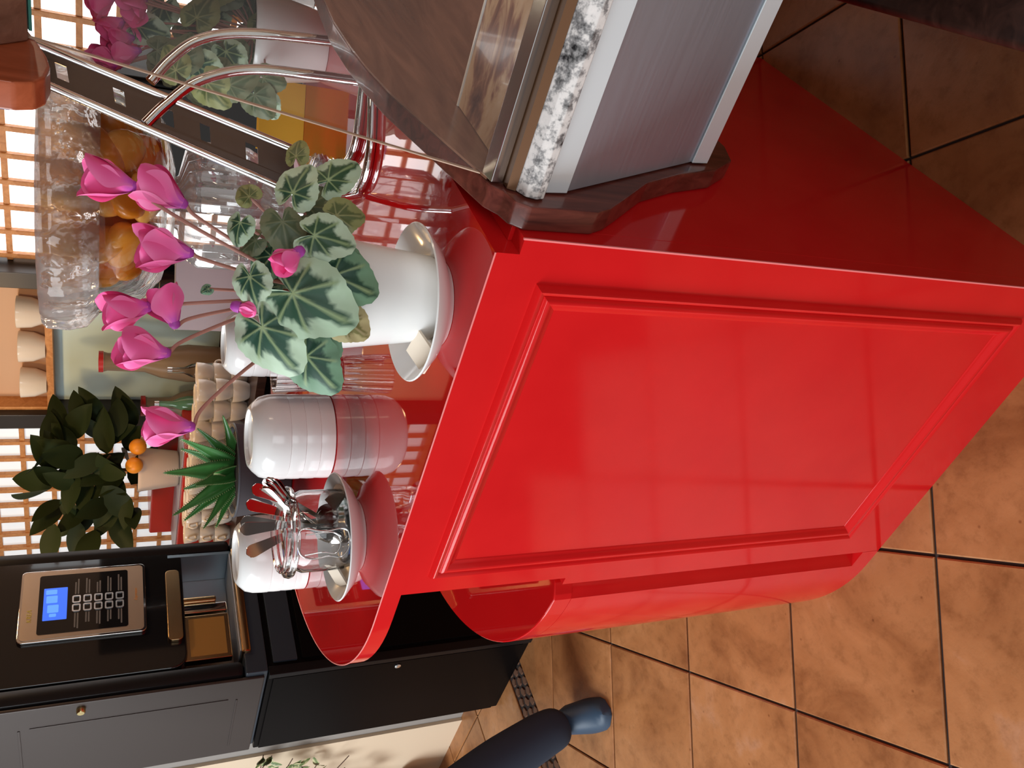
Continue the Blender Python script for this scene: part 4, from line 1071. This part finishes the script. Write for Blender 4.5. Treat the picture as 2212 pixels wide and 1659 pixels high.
# ------------------------------------------------------------------ left edge: ficus twigs and the walking person
fi = empty('variegated_ficus', (-3.15, .85, 0)); tag(fi, 'variegated ficus with thin twigs against the beige wall', 'plant')
random.seed(14)
link('pot', lathe([(0, 0), (.09, 0), (.12, .2), (.125, .21), (.115, .21), (.11, .18), (0, .17)], 28), beigepot, fi).location = (-.25, -.02, 0)
tube('stem', smoothpath([(-.25, -.02, .17), (-.2, -.02, .4), (-.08, .02, .7), (.02, .03, .95)], 6), .008, twig, fi, 7)
def ficleaf(seed):
    me = ovleaf(.05, .013, .2); rnd = random.Random(seed); cols = []
    for v in me.vertices: cols.append(lerp((.10, .16, .05), (.62, .60, .34), sstep(.35, .8, abs(v.co.y) / .013 + rnd.uniform(-.2, .2))))
    colattr(me, cols); return me
fme = [ficleaf(i) for i in range(4)]
for k in range(10):
    z0 = .36 + .058 * k; a = Vector((-.20 + .023 * k, .0 + .003 * k, z0)); c = a + Vector((random.uniform(.10, .20) + .016 * k, random.uniform(.0, .04), random.uniform(-.06, .08)))
    tube('twig', smoothpath([a, (a + c) / 2 + Vector((0, 0, .03)), c], 4), .0022, twig, fi, 5)
    for q in range(3 if k < 5 else 8):
        p = a.lerp(c, random.uniform(.4, 1.0)); d = Vector((random.uniform(-1, 1), random.uniform(-.5, .2), random.uniform(-1, .4))).normalized()
        nn = Vector((random.uniform(-.4, .4), -1, random.uniform(0, .8))); nn = (nn - d * nn.dot(d)).normalized()
        o = link('leaf', random.choice(fme), ficm, fi); o.matrix_local = basis(p, d, nn.cross(d), nn)

def person():
    root = empty('person', (-2.15, .25, 0)); tag(root, 'person in dark blue trousers walking past at the left edge', 'person')
    o0 = Vector((-2.15, .25, 0))
    V_, E_, R_ = [], [], []
    def add(p, r, prev=None):
        V_.append(Vector(p) - o0); R_.append(r); i = len(V_) - 1
        if prev is not None: E_.append((prev, i))
        return i
    pel = add((-2.26, .18, .98), (.15, .12))
    # leading leg (the one in the picture)
    h1 = add((-2.22, .12, .90), (.088, .095), pel); k0 = add((-2.175, .20, .68), (.092, .096), h1); k1 = add((-2.125, .275, .50), (.088, .092), k0)
    c1 = add((-2.06, .33, .33), (.086, .09), k1); a1 = add((-2.005, .375, .16), (.076, .078), c1); a1b = add((-1.992, .388, .075), (.066, .068), a1)
    h2 = add((-2.36, .24, .90), (.088, .095), pel); k2 = add((-2.42, .20, .50), (.066, .070), h2); c2_ = add((-2.50, .14, .30), (.062, .066), k2); a2 = add((-2.58, .08, .12), (.05, .05), c2_)
    wst = add((-2.27, .18, 1.12), (.135, .11), pel); ch = add((-2.26, .18, 1.32), (.155, .115), wst); nk = add((-2.25, .185, 1.48), (.06, .06), ch); nk2 = add((-2.24, .19, 1.54), (.05, .05), nk)
    hd = add((-2.235, .195, 1.62), (.075, .085), nk2); hd2 = add((-2.235, .195, 1.70), (.065, .075), hd)
    for sx in (-1, 1):
        sv = Vector((-.5, -.86, 0)) * sx
        b0 = Vector((-2.26, .18, 1.42))
        s = add(b0 + sv * .17, (.055, .055), ch); e = add(b0 + sv * .22 + Vector((-.06 * sx, .02, -.28)), (.042, .042), s); ww = add(b0 + sv * .23 + Vector((.04 * sx, .0, -.50)), (.030, .03), e); add(b0 + sv * .23 + Vector((.05 * sx, .0, -.60)), (.034, .02), ww)
    me = bpy.data.meshes.new('person_body'); me.from_pydata([v[:] for v in V_], E_, []); 
    o = bpy.data.objects.new('body', me); COL.objects.link(o)
    sk = o.modifiers.new('skin', 'SKIN'); sk.use_smooth_shade = True
    for i, r in enumerate(R_): me.skin_vertices[0].data[i].radius = r
    me.skin_vertices[0].data[0].use_root = True
    ss = o.modifiers.new('sub', 'SUBSURF'); ss.levels = 2; ss.render_levels = 2
    dg = bpy.context.evaluated_depsgraph_get(); nm = bpy.data.meshes.new_from_object(o.evaluated_get(dg)); bpy.data.objects.remove(o)
    nm.materials.clear()
    for m in (navy, darkshirt, skinm): nm.materials.append(m)
    for p in nm.polygons:
        p.use_smooth = True; z = p.center.z; p.material_index = 0 if z < 1.03 else (1 if z < 1.47 else 2)
        if z < 1.47 and z > .7 and (p.center - (Vector((-2.26, .18, p.center.z)) - o0)).length > .2 and z < .95: p.material_index = 2 if z > .7 and abs(p.center.x + .11) > .25 else p.material_index
    link('body', nm, None, root)
    def shoeobj(heel, toe, tilt=0):
        bm = bmesh.new(); d = (Vector(toe) - Vector(heel)); ln = d.length; d.normalize(); s = UP.cross(d).normalized(); u = d.cross(s); rows = []
        for i in range(11):
            t = i / 10; wv = .046 + .010 * math.sin(PI * min(1, t * .95 + .1)); wv *= math.sqrt(max(.05, 1 - max(0, (t - .8) / .2) ** 2)); wv *= math.sqrt(max(.2, min(1, t * 6 + .2)))
            hh = .115 - .075 * sstep(.25, .80, t) if t < .9 else .035; c = Vector(heel) + d * (ln * t)
            row = [bm.verts.new(c + s * (wv * math.cos(a)) + u * (max(0, math.sin(a)) * hh) - o0) for a in [2 * PI * q / 12 for q in range(12)]]; rows.append(row)
        for A, B in zip(rows, rows[1:]):
            for j in range(12): bm.faces.new((A[j], A[(j + 1) % 12], B[(j + 1) % 12], B[j]))
        bm.faces.new(rows[0]); bm.faces.new(rows[-1]); link('shoe', autosm(bm2me(bm), 60), shoe, root)
    shoeobj((-2.065, .43, .002), (-1.845, .325, .002)); shoeobj((-2.63, .09, .10), (-2.44, .06, .003))
    bm = bmesh.new(); bmesh.ops.create_uvsphere(bm, u_segments=20, v_segments=14, radius=1)
    for v in bm.verts: v.co = Vector((v.co.x * .092, v.co.y * .095, max(v.co.z, -.25) * .085)) + Vector((-2.242, .19, 1.70)) - o0
    me2 = bm2me(bm)
    for p in me2.polygons: p.use_smooth = True
    link('hair', me2, hairm, root)
    bm = bmesh.new(); bmesh.ops.create_cone(bm, segments=8, radius1=.014, radius2=.004, depth=.03)
    for v in bm.verts: v.co = Vector((v.co.z + .09, v.co.y, v.co.x)) + Vector((-2.225, .195, 1.625)) - o0
    link('nose', bm2me(bm), skinm, root)
person()
